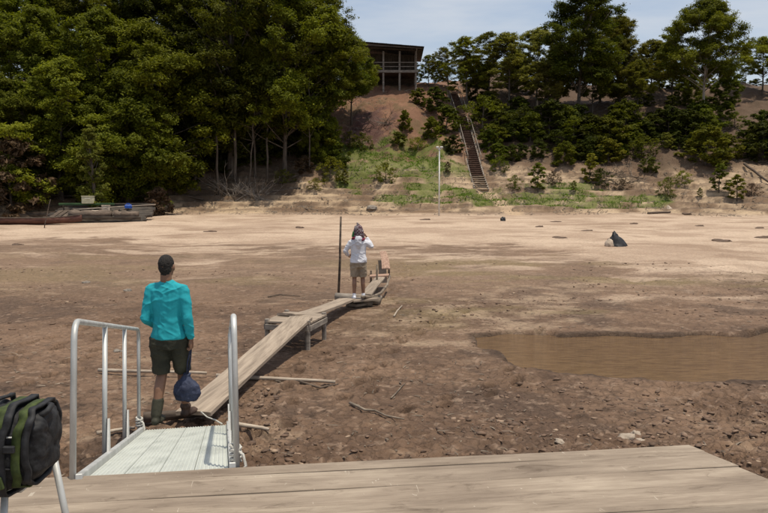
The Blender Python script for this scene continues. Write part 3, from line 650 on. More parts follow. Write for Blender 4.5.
SCR = [(284, 184, 'o', 1.3, 'right of the driftwood tangle'), (305, 176, 'y', 1.5, 'dry, at the forest edge left of the green slope'), (316, 192, 'o', 1.0, 'low on the terrace below the forest edge'), (345, 186, 'l', 1.3, 'on the terrace left of the dead branch'),
       (362, 150, 'm', 1.6, 'at the upper left corner of the green slope'), (398, 146, 'm', 1.3, 'at the upper edge of the green slope, middle'), (418, 150, 'l', 1.2, 'at the upper edge of the green slope, right'), (448, 176, 'y', 1.0, 'dry, left of the stair foot'),
       (500, 172, 'm', 1.4, 'right of the lower stairs'), (512, 162, 'd', 1.6, 'under the thicket right of the lower stairs'), (553, 184, 'y', 1.1, 'dry, right of the narrow young shrub'), (574, 192, 'o', .9, 'on the grass strip below the leggy shrub'),
       (622, 190, 'y', 1.0, 'dry, below the fallen branches'), (650, 172, 'o', 1.4, 'at the right end of the fallen branches'), (682, 184, 'l', 1.2, 'on the bare bank below the feathery bush'), (700, 200, 'o', .8, 'low, left of the upright dark shrub'),
       (752, 196, 'y', 1.1, 'dry, below the leaning log'), (756, 140, 'o', 1.5, 'above the leaning log at the right edge'), (735, 128, 'm', 1.6, 'on the bare upper slope at right'), (640, 160, 'm', 1.5, 'under the thicket above the fallen branches')]
for i, (px, py, lf, h, where) in enumerate(SCR):
    p = G(px, py); plant('bank_scrub', ['scrub', 'shrub', 'scrub', 'sapling'][i % 4], lf, None, p.y, h, 'small scrub ' + where, 'shrub', 'small scrub dotted over the bank', x=p.x, wid=1.15, sink=.1)
# ------------------------------------------------------------------ grass tufts (uncountable)
def grass():
    rng = np.random.default_rng(9); n = 150000
    x = rng.uniform(-10, 24, n); y = rng.uniform(59, 76, n)
    gm = grass_mask(x, y); k = rng.random(n) < gm * ss(.44, .60, fbm(x * 1.1, y * 1.6, 5, 141, .6)) * 1.2
    x, y = x[k], y[k]; n = len(x); z = H(x, y)
    h = .05 + .16 * rng.random(n) ** 2 + .15 * ss(69, 66, y) * 0; a = rng.random(n) * 6.28; wd = .018 + .02 * rng.random(n)
    d = np.stack([np.cos(a), np.sin(a)], 1); b0 = np.stack([x - d[:, 0] * wd, y - d[:, 1] * wd, z - .02], 1); b1 = np.stack([x + d[:, 0] * wd, y + d[:, 1] * wd, z - .02], 1)
    tp = np.stack([x + rng.normal(size=n) * .09, y + rng.normal(size=n) * .09, z + h], 1)
    V = np.stack([b0, b1, tp], 1).reshape(-1, 3)
    me = fastmesh('grass', V, np.arange(n * 3).reshape(-1, 3), attr=rng.random(n)); tag(link('grass', me, M['grass']), kind='stuff')
grass()

# ------------------------------------------------------------------ dead branches, brush
def brush(name, px, py, wid, hgt, n, label, cat, seed, mat='deadwood', r0=.03, sub=3, flat=.4, Y=None):
    rnd = random.Random(seed); c = G(px, py); mb = MB()
    def br(p, d, l, r_, lev):
        pts = [p]; q = p.copy(); dd = d.copy()
        for i in range(4):
            dd = (dd + Vector((rnd.uniform(-.3, .3), rnd.uniform(-.3, .3), rnd.uniform(-.25, .2)))).normalized(); q = q + dd * l / 4; pts.append(q.copy())
        mb.tube(pts, [r_ * (1 - .2 * i) for i in range(5)], 5)
        if lev:
            for _ in range(3): br(pts[rnd.randint(1, 4)], (dd + Vector((rnd.uniform(-1, 1), rnd.uniform(-.8, .8), rnd.uniform(-.2, .9)))).normalized(), l * .5, r_ * .5, lev - 1)
    for i in range(n):
        a = rnd.uniform(0, math.pi * 2)
        p = Vector((rnd.uniform(-wid, wid) * .6, rnd.uniform(-.5, .5) * wid * flat, 0))
        p.z = Hs(c.x + p.x, c.y + p.y) - c.z
        br(p, Vector((math.cos(a), math.sin(a) * .5, rnd.uniform(.0, hgt))).normalized(), wid * rnd.uniform(.5, 1), r0 * rnd.uniform(.6, 1.3), sub - 1)
    o = mb.build(name, M[mat], None, True); o.location = c; return tag(o, label, cat)
brush('driftwood_tangle', 247, 201, 2.9, .9, 30, 'grey tangle of bare driftwood branches at the foot of the forest', 'driftwood', 1, 'greywood', .035)
brush('driftwood_tangle', 224, 196, 1.9, .8, 14, 'smaller heap of driftwood left of the large grey tangle', 'driftwood', 2)
brush('dead_branch', 383, 182, 1.5, .6, 3, 'dark crooked dead branch lying below the green slope', 'branch', 3, 'darkwood', .06, 2)
brush('brush_heap', 372, 128, 2.2, .7, 22, 'reddish brown heap of cut brush on the slope below the house', 'brush', 4, 'darkwood', .03)
brush('brush_heap', 386, 124, 1.8, .3, 14, 'pale fallen sticks lying across the brush on the slope', 'brush', 44, 'greywood', .03, 2)
brush('fallen_branches', 632, 180, 2.6, .3, 24, 'long low mass of dark fallen branches on the bare right bank', 'branches', 5, 'deadwood', .05)
brush('fallen_branches', 608, 176, 1.8, .4, 14, 'shorter fallen branches at the left end of the long dark mass', 'branches', 6, 'darkwood', .04)
brush('dead_branch', 738, 207, .7, .8, 3, 'small bare dead branch at the foot of the spindly right shrub', 'branch', 7, 'darkwood', .03, 2)
brush('dead_branch', 150, 206, 1.0, .8, 3, 'bare branches at the right end of the moored raft', 'branch', 8, 'darkwood', .03, 2)
brush('roots', 290, 205, 1.2, .5, 4, 'bare roots showing at the shore right of the driftwood', 'roots', 9, 'deadwood', .025, 2)
def bank_debris():
    rng = np.random.default_rng(21); n = 22000; x = rng.uniform(-32, 36, n); y = rng.uniform(50, 84, n); t = bank_t(x, y)
    k = (t > -.5) & (fbm(x / 1.5, y / 1.5, 3, 143) + (rng.random(n) - .5) * .4 > .52); x, y = x[k], y[k]; n = len(x); z = H(x, y); mb = MB()
    for i in range(n):
        l = .1 + .7 * rng.random() ** 3; r_ = .012 + .02 * rng.random(); a = rng.normal() * .9; d = Vector((math.cos(a) * l, math.sin(a) * l, rng.normal() * l * .25 + .1 * l)); p = Vector((x[i], y[i], z[i] + r_))
        q = p + d * .5 + Vector((0, rng.normal() * l * .1, rng.normal() * l * .08)); sd_ = Vector((-math.sin(a), math.cos(a), 0)) * r_; up = Vector((0, 0, r_ * 1.6))
        mb.add([p - sd_, p + sd_, p + up, q - sd_, q + sd_, q + up, p + d], [(0, 3, 5, 2), (1, 2, 5, 4), (0, 1, 4, 3), (3, 6, 5), (4, 5, 6), (3, 4, 6), (0, 2, 1)])
    tag(mb.build('bank_debris', M['deadwood']), kind='stuff')
bank_debris()
def log_between(name, a, b, r_, label, cat, mat='deadwood', n=7, seed=0, wob=.03, r1=None):
    rnd = random.Random(seed); a = Vector(a); b = Vector(b); mb = MB()
    pts = [a.lerp(b, i / (n - 1)) + Vector((rnd.uniform(-1, 1), rnd.uniform(-1, 1), rnd.uniform(-.5, .5))) * wob for i in range(n)]
    r1 = r1 if r1 is not None else r_ * .7
    mb.tube([p - a for p in pts], [r_ + (r1 - r_) * i / (n - 1) for i in range(n)], 8)
    o = mb.build(name, M[mat], None, True); o.location = a; return tag(o, label, cat)
a = G(744, 168); b = G(768, 190); log_between('leaning_log', a + Vector((0, 0, .35)), b + Vector((.3, -.3, .2)), .12, 'dark log lying down the bank at the right photo edge', 'log', 'darkwood', wob=.05)
rs = random.Random(12)
for (px, py, l_, lab) in [(285, 191, 2.6, 'long dark log lying along the ledge right of the driftwood'), (190, 199, 2.2, 'short log on the shore left of the driftwood'), (660, 214, 1.9, 'thin log along the edge of the sand at right')]:
    p = G(px, py); dx = l_ / 2; log_between('shore_log', (p.x - dx, p.y, Hs(p.x - dx, p.y) + .08), (p.x + dx, p.y + .2, Hs(p.x + dx, p.y + .2) + .08), .09, lab, 'log', 'darkwood', seed=int(px))

# ------------------------------------------------------------------ stilt house
def house():
    Y = 84.0; bl = Vector(((361 - 384) / F * Y, Y, 0)); x0 = PY(366, 88, Y).x; x1 = PY(417, 88, Y).x
    zt = PY(390, 51, Y).z; zf = PY(390, 71, Y).z; zg = Hs(3, Y, False)
    cx = (x0 + x1) / 2; W = x1 - x0; D = 5.0
    e = empty('stilt_house', (cx, Y, zg - .2), 0, label='dark open-fronted timber house on stilts at the top of the bank', cat='house')
    def L_(v): return Vector((v[0] - cx, v[1] - Y, v[2] - zg + .2))
    hx = W / 2
    F0, T0 = zf - zg + .2, zt - zg + .2
    for i in range(4):
        for j in range(3):
            MB_ = MB(); X = -hx + .12 + (W - .24) * i / 3; Yy = .12 + (D - .24) * j / 2
            MB_.box((X, Yy, (T0 - .8) / 2 - .1 + .1), (.2, .2, T0 + .8)); MB_.build('post', M['greywood'], e, bevel=.01)
    f = MB(); f.box((0, D / 2, F0 - .12), (W + .1, D + .1, .12)); f.build('floor', M['darkwood'], e)
    for j in (0, 1):
        f = MB(); f.box((0, [-.03, D + .03][j], F0 - .02), (W + .3, .06, .26)); f.build('floor_beam', M['greywood'], e)
    # rear and side walls of boards; the front is an open veranda
    nb = 22
    for i in range(nb):
        f = MB(); wv = W / nb; f.box((-hx + wv * (i + .5), D * .55 + (.01 if i % 2 else 0), (F0 + T0) / 2), (wv - .015, .03, T0 - F0 - .05)); f.build('wall_board', M['plankwall'], e)
    f = MB(); f.box((0, D * .55 + .06, (F0 + T0) / 2 + .1), (W - .1, .03, T0 - F0 + .3)); f.build('rear_wall', M['darkwood'], e)
    for i in range(8):
        f = MB(); f.box((hx - .02 + (.008 if i % 2 else 0), D * .55 + (D * .45) * (i + .5) / 8, (F0 + T0) / 2), (.03, D * .45 / 8 - .015, T0 - F0 - .05)); f.build('wall_board', M['plankwall'], e)
    f = MB(); f.box((-.9, D * .55 - .03, F0 + .95), (.85, .04, 1.85)); f.build('door', M['darkwood'], e, bevel=.01)
    # lower store: back wall dark, open front
    f = MB(); f.box((0, D * .8, F0 / 2 - .2), (W - .3, .05, F0 + .1)); f.build('lower_wall', M['darkwood'], e)
    # balustrade
    for z_ in (.95, .5):
        f = MB(); f.box((0, .02, F0 + z_), (W - .1, .05, .07)); f.build('rail', M['greywood'], e)
    # mono-pitch roof of corrugated sheets, overhanging
    ox0 = PY(359, 45, Y).x - cx; ox1 = PY(423, 50, Y).x - cx; n = 9
    for i in range(n):
        f = MB(); xa = ox0 + (ox1 - ox0) * i / n; xb = ox0 + (ox1 - ox0) * (i + 1) / n + .06; K = 10
        za = T0 + .75 - .55 * i / n; zb_ = T0 + .75 - .55 * (i + 1) / n
        vs = []; fs = []
        for q in range(K + 1):
            t_ = q / K; zz = za + (zb_ - za) * t_ + .02 * math.cos(q * math.pi) + .006 * (i % 2)
            for yy, dz in ((-1.6, 0), (D + .8, -.35)):
                vs.append((xa + (xb - xa) * t_, yy, zz + dz)); vs.append((xa + (xb - xa) * t_, yy, zz + dz - .02))
        for q in range(K):
            b_ = q * 4; fs += [(b_, b_ + 4, b_ + 6, b_ + 2), (b_ + 1, b_ + 3, b_ + 7, b_ + 5), (b_, b_ + 1, b_ + 5, b_ + 4), (b_ + 2, b_ + 6, b_ + 7, b_ + 3)]
        f.add(vs, fs); f.build('roof_sheet', M['roof'], e)
    for yy in (-1.4, .1, D - .1):
        f = MB(); f.add([(ox0 + .1, yy - .05, T0 + .68 - .1), (ox1 - .1, yy - .05, T0 + .14 - .1), (ox1 - .1, yy - .05, T0), (ox0 + .1, yy - .05, T0 + .36),
                         (ox0 + .1, yy + .05, T0 + .68 - .1), (ox1 - .1, yy + .05, T0 + .14 - .1), (ox1 - .1, yy + .05, T0), (ox0 + .1, yy + .05, T0 + .36)],
                        [(0, 1, 2, 3), (4, 7, 6, 5), (0, 4, 5, 1), (1, 5, 6, 2), (2, 6, 7, 3), (3, 7, 4, 0)]); f.build('rafter_beam', M['darkwood'], e)
    for X in (-hx + .1, hx - .1):
        f = MB(); f.tube([(X, .1, T0 - 1.1), (X, -1.3, T0 + .05)], .05, 6); f.build('brace', M['greywood'], e)
M['plankwall'] = noisy('wall_board', (.05, .036, .026), (.14, .10, .07), (9, 9, 1.5), .85, bump=.4, rnd=.25)
house()
# power line in front of the sky, left of the house
# ------------------------------------------------------------------ stairs
def stairs():
    pts_px = [(482, 191), (476, 172), (470, 150), (464, 128), (459, 112), (453, 95)]
    P = [G(*q) for q in pts_px]
    P = [Vector((p.x, p.y, Hs(p.x, p.y, False) + .12)) for p in P]
    for i in range(1, len(P)):
        if P[i].y <= P[i - 1].y + .5: P[i].y = P[i - 1].y + .6; P[i].z = max(Hs(P[i].x, P[i].y, False) + .12, P[i - 1].z + .2)
    e = empty('wooden_stairs', P[0], 0, label='long wooden stairs climbing the bank with pale side rails', cat='stairs')
    total = P[-1].z - P[0].z; n = int(total / .19)
    def at(f):
        z = P[0].z + total * f
        for i in range(len(P) - 1):
            if z <= P[i + 1].z + 1e-6:
                k = (z - P[i].z) / max(1e-6, P[i + 1].z - P[i].z); q = P[i].lerp(P[i + 1], max(0, min(1, k))); return q
        return P[-1].copy()
    step0 = {}
    for i in range(n + 1):
        q = at(i / n) - P[0]; wd = 1.25 if i < n * .12 else 1.1
        key = i < n * .12
        if key not in step0:
            f = MB(); f.box((0, 0, 0), (wd, .3, .06)); s_ = f.build('step', M['palestep'] if key else M['redstep'], e, bevel=.008); step0[key] = s_.data
        else: s_ = link('step', step0[key], None, e)
        s_.location = q; s_.rotation_euler = (0, 0, rs.uniform(-.03, .03))
        if not key:
            if 'r' not in step0:
                f = MB(); f.box((0, 0, 0), (1.1, .03, .15)); s_ = f.build('riser', M['redstep'], e); step0['r'] = s_.data
            else: s_ = link('riser', step0['r'], None, e)
            s_.location = q + Vector((0, .12, -.11))
    for sx in (-1, 1):
        f = MB(); pr = MB()
        pts = [at(k / 14) - P[0] + Vector((sx * .6, 0, -.08)) for k in range(15)]
        f.tube(pts, .08, 6); f.build('stringer', M['greywood'], e)
        pr.tube([p + Vector((0, 0, .95)) for p in pts[3:]], .035, 6); pr.build('handrail', M['greywood'], e)
        for k in range(3, 15):
            f = MB(); f.tube([pts[k] + Vector((0, 0, -.5)), pts[k] + Vector((0, 0, .97))], .03, 6); f.build('rail_post', M['greywood'], e)
M['palestep'] = noisy('pale_step', (.26, .2, .14), (.45, .36, .27), (3, 12, 12), .85, bump=.4)
M['redstep'] = noisy('reddish_step', (.09, .05, .035), (.19, .11, .08), (3, 12, 12), .85, bump=.4)
stairs()
# ------------------------------------------------------------------ lamp post on the shore
def lamp():
    p = slope_at(439, 57); h = PY(439, 149, 57).z - p.z
    e = empty('lamp_post', p, 0, label='slender white lamp post standing on the shore below the stairs', cat='lamp post')
    f = MB(); f.tube([(0, 0, -.4), (0, 0, h)], [.06, .05], 12); f.build('pole', M['whitepaint'], e, True)
    f = MB(); f.tube([(0, 0, h - .06), (0, 0, h)], .11, 12); f.tube([(-.2, 0, h + .04), (.2, 0, h + .04)], .03, 8); f.build('bracket', M['alu'], e)
    for sx in (-1, 1):
        f = MB(); f.box((sx * .15, -.06, h + .13), (.22, .14, .12)); f.build('floodlight', M['alu'], e, bevel=.02)
lamp()

# ------------------------------------------------------------------ left shore: canoe and raft with cargo
M['canoe'] = noisy('canoe_red', (.07, .028, .02), (.17, .075, .05), (2, 6, 6), .7, bump=.3)
M['hull'] = noisy('dark_hull', (.028, .022, .018), (.10, .078, .058), (2, 5, 5), .75, bump=.4)
M['tarpgrey'] = noisy('rolled_tarp', (.08, .058, .042), (.21, .155, .115), (2, 7, 7), .8, bump=.6, bdist=.04)
M['cream'] = noisy('cream_box', (.42, .38, .25), (.62, .57, .38), (5, 5, 5), .7, bump=.2)
M['blue'] = noisy('blue_plastic', (.015, .06, .30), (.03, .12, .5), (4, 4, 4), .5, bump=.3)
M['greenwood'] = noisy('green_paint', (.03, .07, .03), (.07, .14, .05), (2, 6, 6), .7, bump=.3)
M['rag'] = noisy('pale_rag', (.35, .27, .2), (.6, .5, .4), (5, 5, 5), .9, bump=.6, bdist=.03)
def canoe(name, L_, W_, H_, mat, mat2, loc, rz, label, seats=4, pitch=0):
    e = empty(name, loc, rz, label=label, cat='canoe'); e.rotation_euler = (0, pitch, rz)
    mb = MB(); n = 18; K = 8; vo = []; 
    for off in (0, .03):
        for i in range(n + 1):
            f = i / n * 2 - 1; w_ = max(.03, W_ / 2 * (1 - abs(f) ** 2.6)) - off; hh = H_ * (1 + .5 * f ** 4); k0 = H_ * .5 * f ** 4
            for j in range(K + 1):
                a = -math.pi / 2 + math.pi * j / K; y_ = max(w_, .005) * math.sin(a); c_ = math.cos(a)
                vo.append((f * L_ / 2 * (1 - off * .3), y_, k0 + off + (hh - k0 - off) * (1 - c_ ** .7) if c_ > 1e-6 else hh))
    fs = []; S = (n + 1) * (K + 1)
    for i in range(n):
        for j in range(K):
            a = i * (K + 1) + j; fs.append((a, a + 1, a + K + 2, a + K + 1)); fs.append((S + a, S + a + K + 1, S + a + K + 2, S + a + 1))
        for j in (0, K):
            a = i * (K + 1) + j; fs.append((a, a + K + 1, S + a + K + 1, S + a))
    mb.add(vo, fs); mb.build('hull', M[mat], e, True)
    for s_ in range(seats):
        f = (s_ + .5) / seats * 1.5 - .75; w_ = W_ * (1 - abs(f) ** 2.6) * .96
        q = MB(); q.box((f * L_ / 2, 0, H_ * .8), (.22, w_, .03)); q.build('seat', M[mat2], e)
    for sy in (-1, 1):
        q = MB(); q.tube([((i / 12 * 2 - 1) * L_ / 2 * .98, sy * max(.03, W_ / 2 * (1 - abs(i / 12 * 2 - 1) ** 2.6)), H_ * (1 + .5 * (i / 12 * 2 - 1) ** 4)) for i in range(13)], .03, 6); q.build('gunwale', M[mat2], e, True)
    return e
Yc = 48.5; zc = Hs(-25, Yc, False)
canoe('dugout_canoe', 9.5, .9, .42, 'canoe', 'darkwood', ((8 - 384) / F * Yc, Yc, Hs((8 - 384) / F * Yc, Yc) + .0), R(2), 'long low reddish canoe beached at the left edge of the sand')
def raft():
    Y = 51.0; x = (98 - 384) / F * Y; z = Hs(x, Y, True)
    TILT = R(13); z += .12
    def on(X, y_, up): return Vector((x + X, Y + y_ * math.cos(TILT) - up * math.sin(TILT), z + y_ * math.sin(TILT) + up * math.cos(TILT)))
    e = empty('raft', (x, Y, z), R(4), label='dark flat work raft moored at the left shore, loaded with cargo', cat='raft'); e.rotation_euler = (TILT, 0, R(3))
    n = 15
    for i in range(n):
        f = MB(); L2 = 3.3 + rs.uniform(-.3, .25); f.tube([(-L2, -1.0 + i * .25, .18 + rs.uniform(0, .05)), (0, -1.0 + i * .25 + rs.uniform(-.03, .03), .17), (L2, -1.0 + i * .25, .2 + rs.uniform(0, .05))], .13, 8); f.build('float_log', M['hull'], e, True)
    for i in range(9):
        f = MB(); f.box((-2.9 + i * .385 * (1 + .4 * (i > 4)), .2 + .3 * (i % 3), .345 + .01 * (i % 2)), (.3, 2.5, .04)); f.build('deck_board', M['darkwood'], e, bevel=.005)
    for sy in (-1.12, 2.6):
        f = MB(); f.box((0, sy, .45), (6.4, .09, .2)); f.build('side_rail', M['hull'], e, bevel=.01)
    f = MB(); f.box((-1.2, 1.6, .75), (3.8, .1, .12)); f.build('green_beam', M['greenwood'], e)
    for X in (-2.8, .4):
        f = MB(); f.box((X, 1.6, .55), (.08, .08, .42)); f.build('beam_post', M['darkwood'], e)
    for (X, Y_, l, r_, lab) in [(-.2, -.82, 2.8, .26, 'long rolled brown tarpaulin lying along the front of the raft'), (2.2, -.75, 1.6, .23, 'shorter rolled tarpaulin at the right end of the raft')]:
        c = MB(); m = 9; c.tube([(x + X - l / 2 + l * i / (m - 1), Y + Y_ + .05 * math.sin(i), z + .18 + r_ + .02 * math.sin(i * 2)) for i in range(m)], [r_ * (1 + .13 * math.sin(i * 2.3)) for i in range(m)], 12)
        tag(c.build('rolled_tarp', M['tarpgrey'], None, True, origin=(x + X, Y + Y_, z + .1)), lab, 'tarpaulin')
    def crate(px, w_, h_, dz, mat, name, lab, cat, dy=0):
        X = (px - 384) / F * Y; b = empty(name, on(X - x, dy, dz), rs.uniform(-.2, .2), label=lab, cat=cat)
        f = MB(); f.box((0, 0, h_ / 2), (w_, w_ * .7, h_)); f.build('body', M[mat], b, bevel=.03)
        f = MB(); f.box((0, 0, h_ + .02), (w_ * 1.05, w_ * .75, .05)); f.build('lid', M[mat], b, bevel=.015)
        f = MB(); f.tube([(-w_ * .2, -w_ * .36, h_ * .7), (-w_ * .2, -w_ * .42, h_ * .72), (w_ * .2, -w_ * .42, h_ * .72), (w_ * .2, -w_ * .36, h_ * .7)], .015, 6); f.build('handle', M['rope'], b)
    crate(81, .8, .5, .78, 'cream', 'box', 'cream yellow cool box standing highest on the raft', 'box', 1.6)
    crate(102, .5, .42, .37, 'rag', 'box', 'pale bundle-like box in the middle of the raft', 'box', .9)
    b = empty('jerrycan', on((121 - 384) / F * Y - x, 1.7, .40), .3, label='bright blue plastic container near the right end of the raft', cat='container')
    f = MB(); f.box((0, 0, .14), (.5, .3, .28)); f.build('body', M['blue'], b, bevel=.05)
    f = MB(); f.tube([(-.12, 0, .28), (-.12, 0, .35), (.1, 0, .35), (.1, 0, .28)], .025, 6); f.build('handle', M['blue'], b)
    for px, py_, s_, lab in [(94, 0, .4, 'crumpled pale sack left of the box on the raft'), (118, -.1, .25, 'small pale rag bundle at the right of the raft')]:
        X = (px - 384) / F * Y
        bm = bmesh.new(); bmesh.ops.create_icosphere(bm, subdivisions=3, radius=s_)
        for v in bm.verts: v.co *= 1 + .35 * mnoise.noise(v.co * 4 + Vector((px, 0, 0))); v.co.z = max(v.co.z * .6, -.1)
        me = bpy.data.meshes.new('sack'); bm.to_mesh(me); bm.free(); o = link('sack', me, M['rag'], None, True); o.location = on(X - x, .2 + py_, .46); tag(o, lab, 'sack')
    log_between('raft_pole', on(-2.0, 1.0, .5), on(3.4, 2.0, .62), .045, 'long thin pole laid along the top of the raft', 'pole', 'palepole', wob=.01)
raft()
Y2 = 54.6; canoe('dugout_canoe', 7, .8, .5, 'hull', 'darkwood', ((58 - 384) / F * Y2, Y2, Hs((58 - 384) / F * Y2, Y2) + .05), R(-6), 'dark wooden canoe lying behind the left end of the raft', pitch=R(-3))
a = G(44, 228); log_between('mooring_stake', a, a + Vector((.35, .2, 1.75)), .03, 'thin leaning mooring stake at the edge of the sand in front of the raft', 'stake', 'darkwood', wob=.01)

# ------------------------------------------------------------------ things on the sand
M['blacksack'] = noisy('black_plastic', (.008, .008, .009), (.028, .028, .03), (6, 6, 6), .5, bump=.5, bdist=.03)
def sack(px, py, sx, sy, sz, label, mat, seed, name='sack', cat='sack', peak=0):
    p = G(px, py)
    bm = bmesh.new(); bmesh.ops.create_icosphere(bm, subdivisions=4, radius=1)
    for v in bm.verts:
        c = v.co.copy(); k = 1 + .25 * mnoise.noise(c * 2 + Vector((seed, 0, 0))) + .08 * mnoise.noise(c * 7)
        if peak: k_ = max(0, c.z); w_ = 1 - .72 * k_; v.co = Vector((c.x * w_ - .32 * k_, c.y * w_, c.z)) * k
        else: v.co = c * k
        v.co = Vector((v.co.x * sx, v.co.y * sy, max(-.05, v.co.z * sz)))
    me = bpy.data.meshes.new(name); bm.to_mesh(me); bm.free()
    e = empty(name, p, .2, label=label, cat=cat); link('body', me, M[mat], e, True); return e
s = sack(617, 246, .50, .35, .62, 'black peaked plastic sheet heap with one pale side, lone on the sand at right', 'blacksack', 3, 'tarp_heap', 'tarpaulin', 1)
bm = bmesh.new(); bmesh.ops.create_icosphere(bm, subdivisions=3, radius=.22)
for v in bm.verts: v.co = Vector((v.co.x * .8, v.co.y * 1.0, max(-.05, v.co.z * 1.25))) * (1 + .3 * mnoise.noise(v.co * 9))
me = bpy.data.meshes.new('pale_flap'); bm.to_mesh(me); bm.free(); o = link('pale_flap', me, M['rag'], s, True); o.location = (-.42, -.1, .05)
sack(372, 210, .45, .3, .28, 'blue-grey bundle lying at the edge of the sand left of the lamp post', 'greywood', 5, 'bundle', 'bundle')
s = sack(503, 221, .2, .2, .28, 'small black container sitting on the sand right of the lamp post', 'blacksack', 6, 'container', 'container')
sack(669, 209, .25, .2, .3, 'small pale post stub at the sand edge at right', 'rag', 7, 'stub', 'stump', 1)
me0 = []
for k in range(3):
    bm = bmesh.new(); bmesh.ops.create_icosphere(bm, subdivisions=3, radius=1)
    for v in bm.verts: v.co = v.co * (1 + .5 * mnoise.noise(v.co * 1.7 + Vector((k * 9, 0, 0))) + .2 * mnoise.noise(v.co * 5)); v.co.z = max(v.co.z, -.2)
    m_ = bpy.data.meshes.new('mud_lump'); bm.to_mesh(m_); bm.free(); m_.polygons.foreach_set('use_smooth', [True] * len(m_.polygons)); me0.append(m_)
M['darkmud'] = noisy('dark_mud', (.07, .045, .032), (.17, .11, .075), (3, 3, 3), .9, bump=.7, bdist=.03)
for m_ in me0: m_.materials.append(M['darkmud'])
for i, (px, py, sx) in enumerate([(426, 220, .55), (520, 221, .4), (556, 222, .5), (588, 231, .5), (606, 219, .45), (634, 224, .35), (644, 219, .4), (687, 214, .6), (694, 218, .35), (700, 226, .4), (722, 241, .75), (760, 228, .45), (764, 238, .6), (560, 238, .6), (500, 213, .6), (448, 226, .45), (300, 228, .4), (210, 232, .5), (672, 232, .3), (18, 245, .4), (705, 221, .3), (540, 227, .35)]):
    if i in (1, 4, 6, 8, 14, 15, 18, 20): continue
    p = G(px, py); o = link('mud_lump', me0[i % 3], None); o.location = p - Vector((0, 0, .02)); o.scale = (sx * .72, sx * .5, .07 + .05 * rs.random()); o.rotation_euler = (0, 0, rs.uniform(-.3, .3))
    LML = ['left of the small black container', 'just right of the small black container', 'second right of the black container', 'left above the black tarp heap', 'directly above the black tarp heap', 'right above the tarp heap, lower', 'right above the tarp heap, higher', 'left of the thin shore log, long', 'below the long lump at the thin shore log', 'small, under the thin shore log', 'largest, right of the tarp heap', 'at the right edge, upper', 'at the right edge, lower', 'left of the tarp heap', 'above the black container, near the stair foot', 'below the lamp post foot', 'left of the tall kinked pole, near the bank', 'left part of the sand, alone', 'smallest, right of the tarp heap', 'far left below the canoe', 'between the two right-hand logs', 'between the black container and the tarp heap']; tag(o, 'flat dark mud lump ' + LML[i], 'mud lump', 'dark mud lumps scattered over the sand')

# ------------------------------------------------------------------ sticks on the mud
def gstick(name, pxs, r_, label, mat='deadwood', cat='stick', r1=None, lift=.01):
    P = [G(*q) for q in pxs]; P = [p + Vector((0, 0, r_ + lift)) for p in P]
    mb = MB(); n = len(P); r1 = r1 or r_ * .6
    rr = [r_ + (r1 - r_) * i / (n - 1) for i in range(n)]
    mb.tube(P, rr, 8); o = mb.build(name, M[mat], None, True, origin=P[0]); return tag(o, label, cat)
def zline(pa, pb, za, zb, n=6): return [pa.lerp(pb, i / (n - 1)) for i in range(n)]
a = G(216, 379); b = G(335, 384)
log_between('pale_pole', a + Vector((0, 0, .05)), b + Vector((0, 0, .05)), .032, 'pale straight pole lying on the mud right of the long plank', 'pole', 'palepole', wob=.006)
a = G(98, 374); b = G(150, 377); c_ = G(206, 379)
log_between('pale_pole', a + Vector((0, 0, .05)), c_ + Vector((0, 0, .06)), .028, 'thin pale pole lying on the mud behind the gangway and the man in turquoise', 'pole', 'palepole', wob=.008)
a = G(234, 433); b = G(268, 434); log_between('pale_stick', a + Vector((0, 0, .05)), b + Vector((0, 0, .04)), .028, 'short pale stick lying right of the gangway', 'stick', 'palepole', wob=.01)
a = G(96, 440); b = G(134, 434); log_between('pale_stick', a + Vector((0, 0, .05)), b + Vector((0, 0, .04)), .022, 'short pale stick lying left of the gangway', 'stick', 'palepole', wob=.01)
gstick('crooked_branch', [(350, 406), (358, 409), (365, 413), (375, 414), (386, 418), (404, 423)], .02, 'crooked dead branch lying on the mud in the middle foreground', 'deadwood', 'branch', .009)
gstick('forked_twig', [(391, 399), (396, 394), (402, 389), (405, 384)], .010, 'short curved twig upright of the crooked branch on the mud', 'deadwood', 'twig')
gstick('dead_stick', [(300, 386), (320, 387), (338, 384)], .018, 'dark end stick lying against the right tip of the pale pole', 'darkwood')
gstick('dead_stick', [(350, 308), (356, 309), (372, 306)], .05, 'greyish log lying beside the second plank near the white-shirted person', 'deadwood', 'log')
gstick('dead_stick', [(394, 318), (397, 313), (402, 307)], .02, 'small pale stick on the mud right of the plank path', 'palepole')
gstick('dead_stick', [(268, 298), (280, 296), (300, 297)], .015, 'thin stick lying behind the trestle', 'darkwood')
for i, (px, py, s_) in enumerate([(128, 291, .07), (118, 352, .05), (86, 283, .07)]):
    p = G(px, py); o = link('stone', me0[i].copy(), None); o.data.materials.clear(); o.data.materials.append(M['greywood']); o.location = p; o.scale = (s_ * 1.6, s_, s_ * .8)
    tag(o, ['pale stone on the mud left of the man in turquoise, farthest back beside the trail', 'small grey stone on the mud just left of the gangway rail', 'flat pale stone on the mud toward the left shore'][i], 'stone')
for i, (px, py, s_) in enumerate([(628, 438, .075), (636, 433, .05), (560, 442, .045), (640, 440, .04)]):
    p = G(px, py); o = link('stone', me0[i % 3].copy(), None); o.data.materials.clear(); o.data.materials.append(M['palepole']); o.location = p; o.scale = (s_ * 1.3, s_, s_ * .8); o.rotation_euler = (.2, 0, i)
    tag(o, ['largest pale rock close to the right end of the dock edge', 'pale rock touching the back of the largest pale rock by the dock', 'lone pale stone on the mud at the middle of the dock edge', 'smallest pale rock beside the largest one near the dock corner'][i], 'stone')

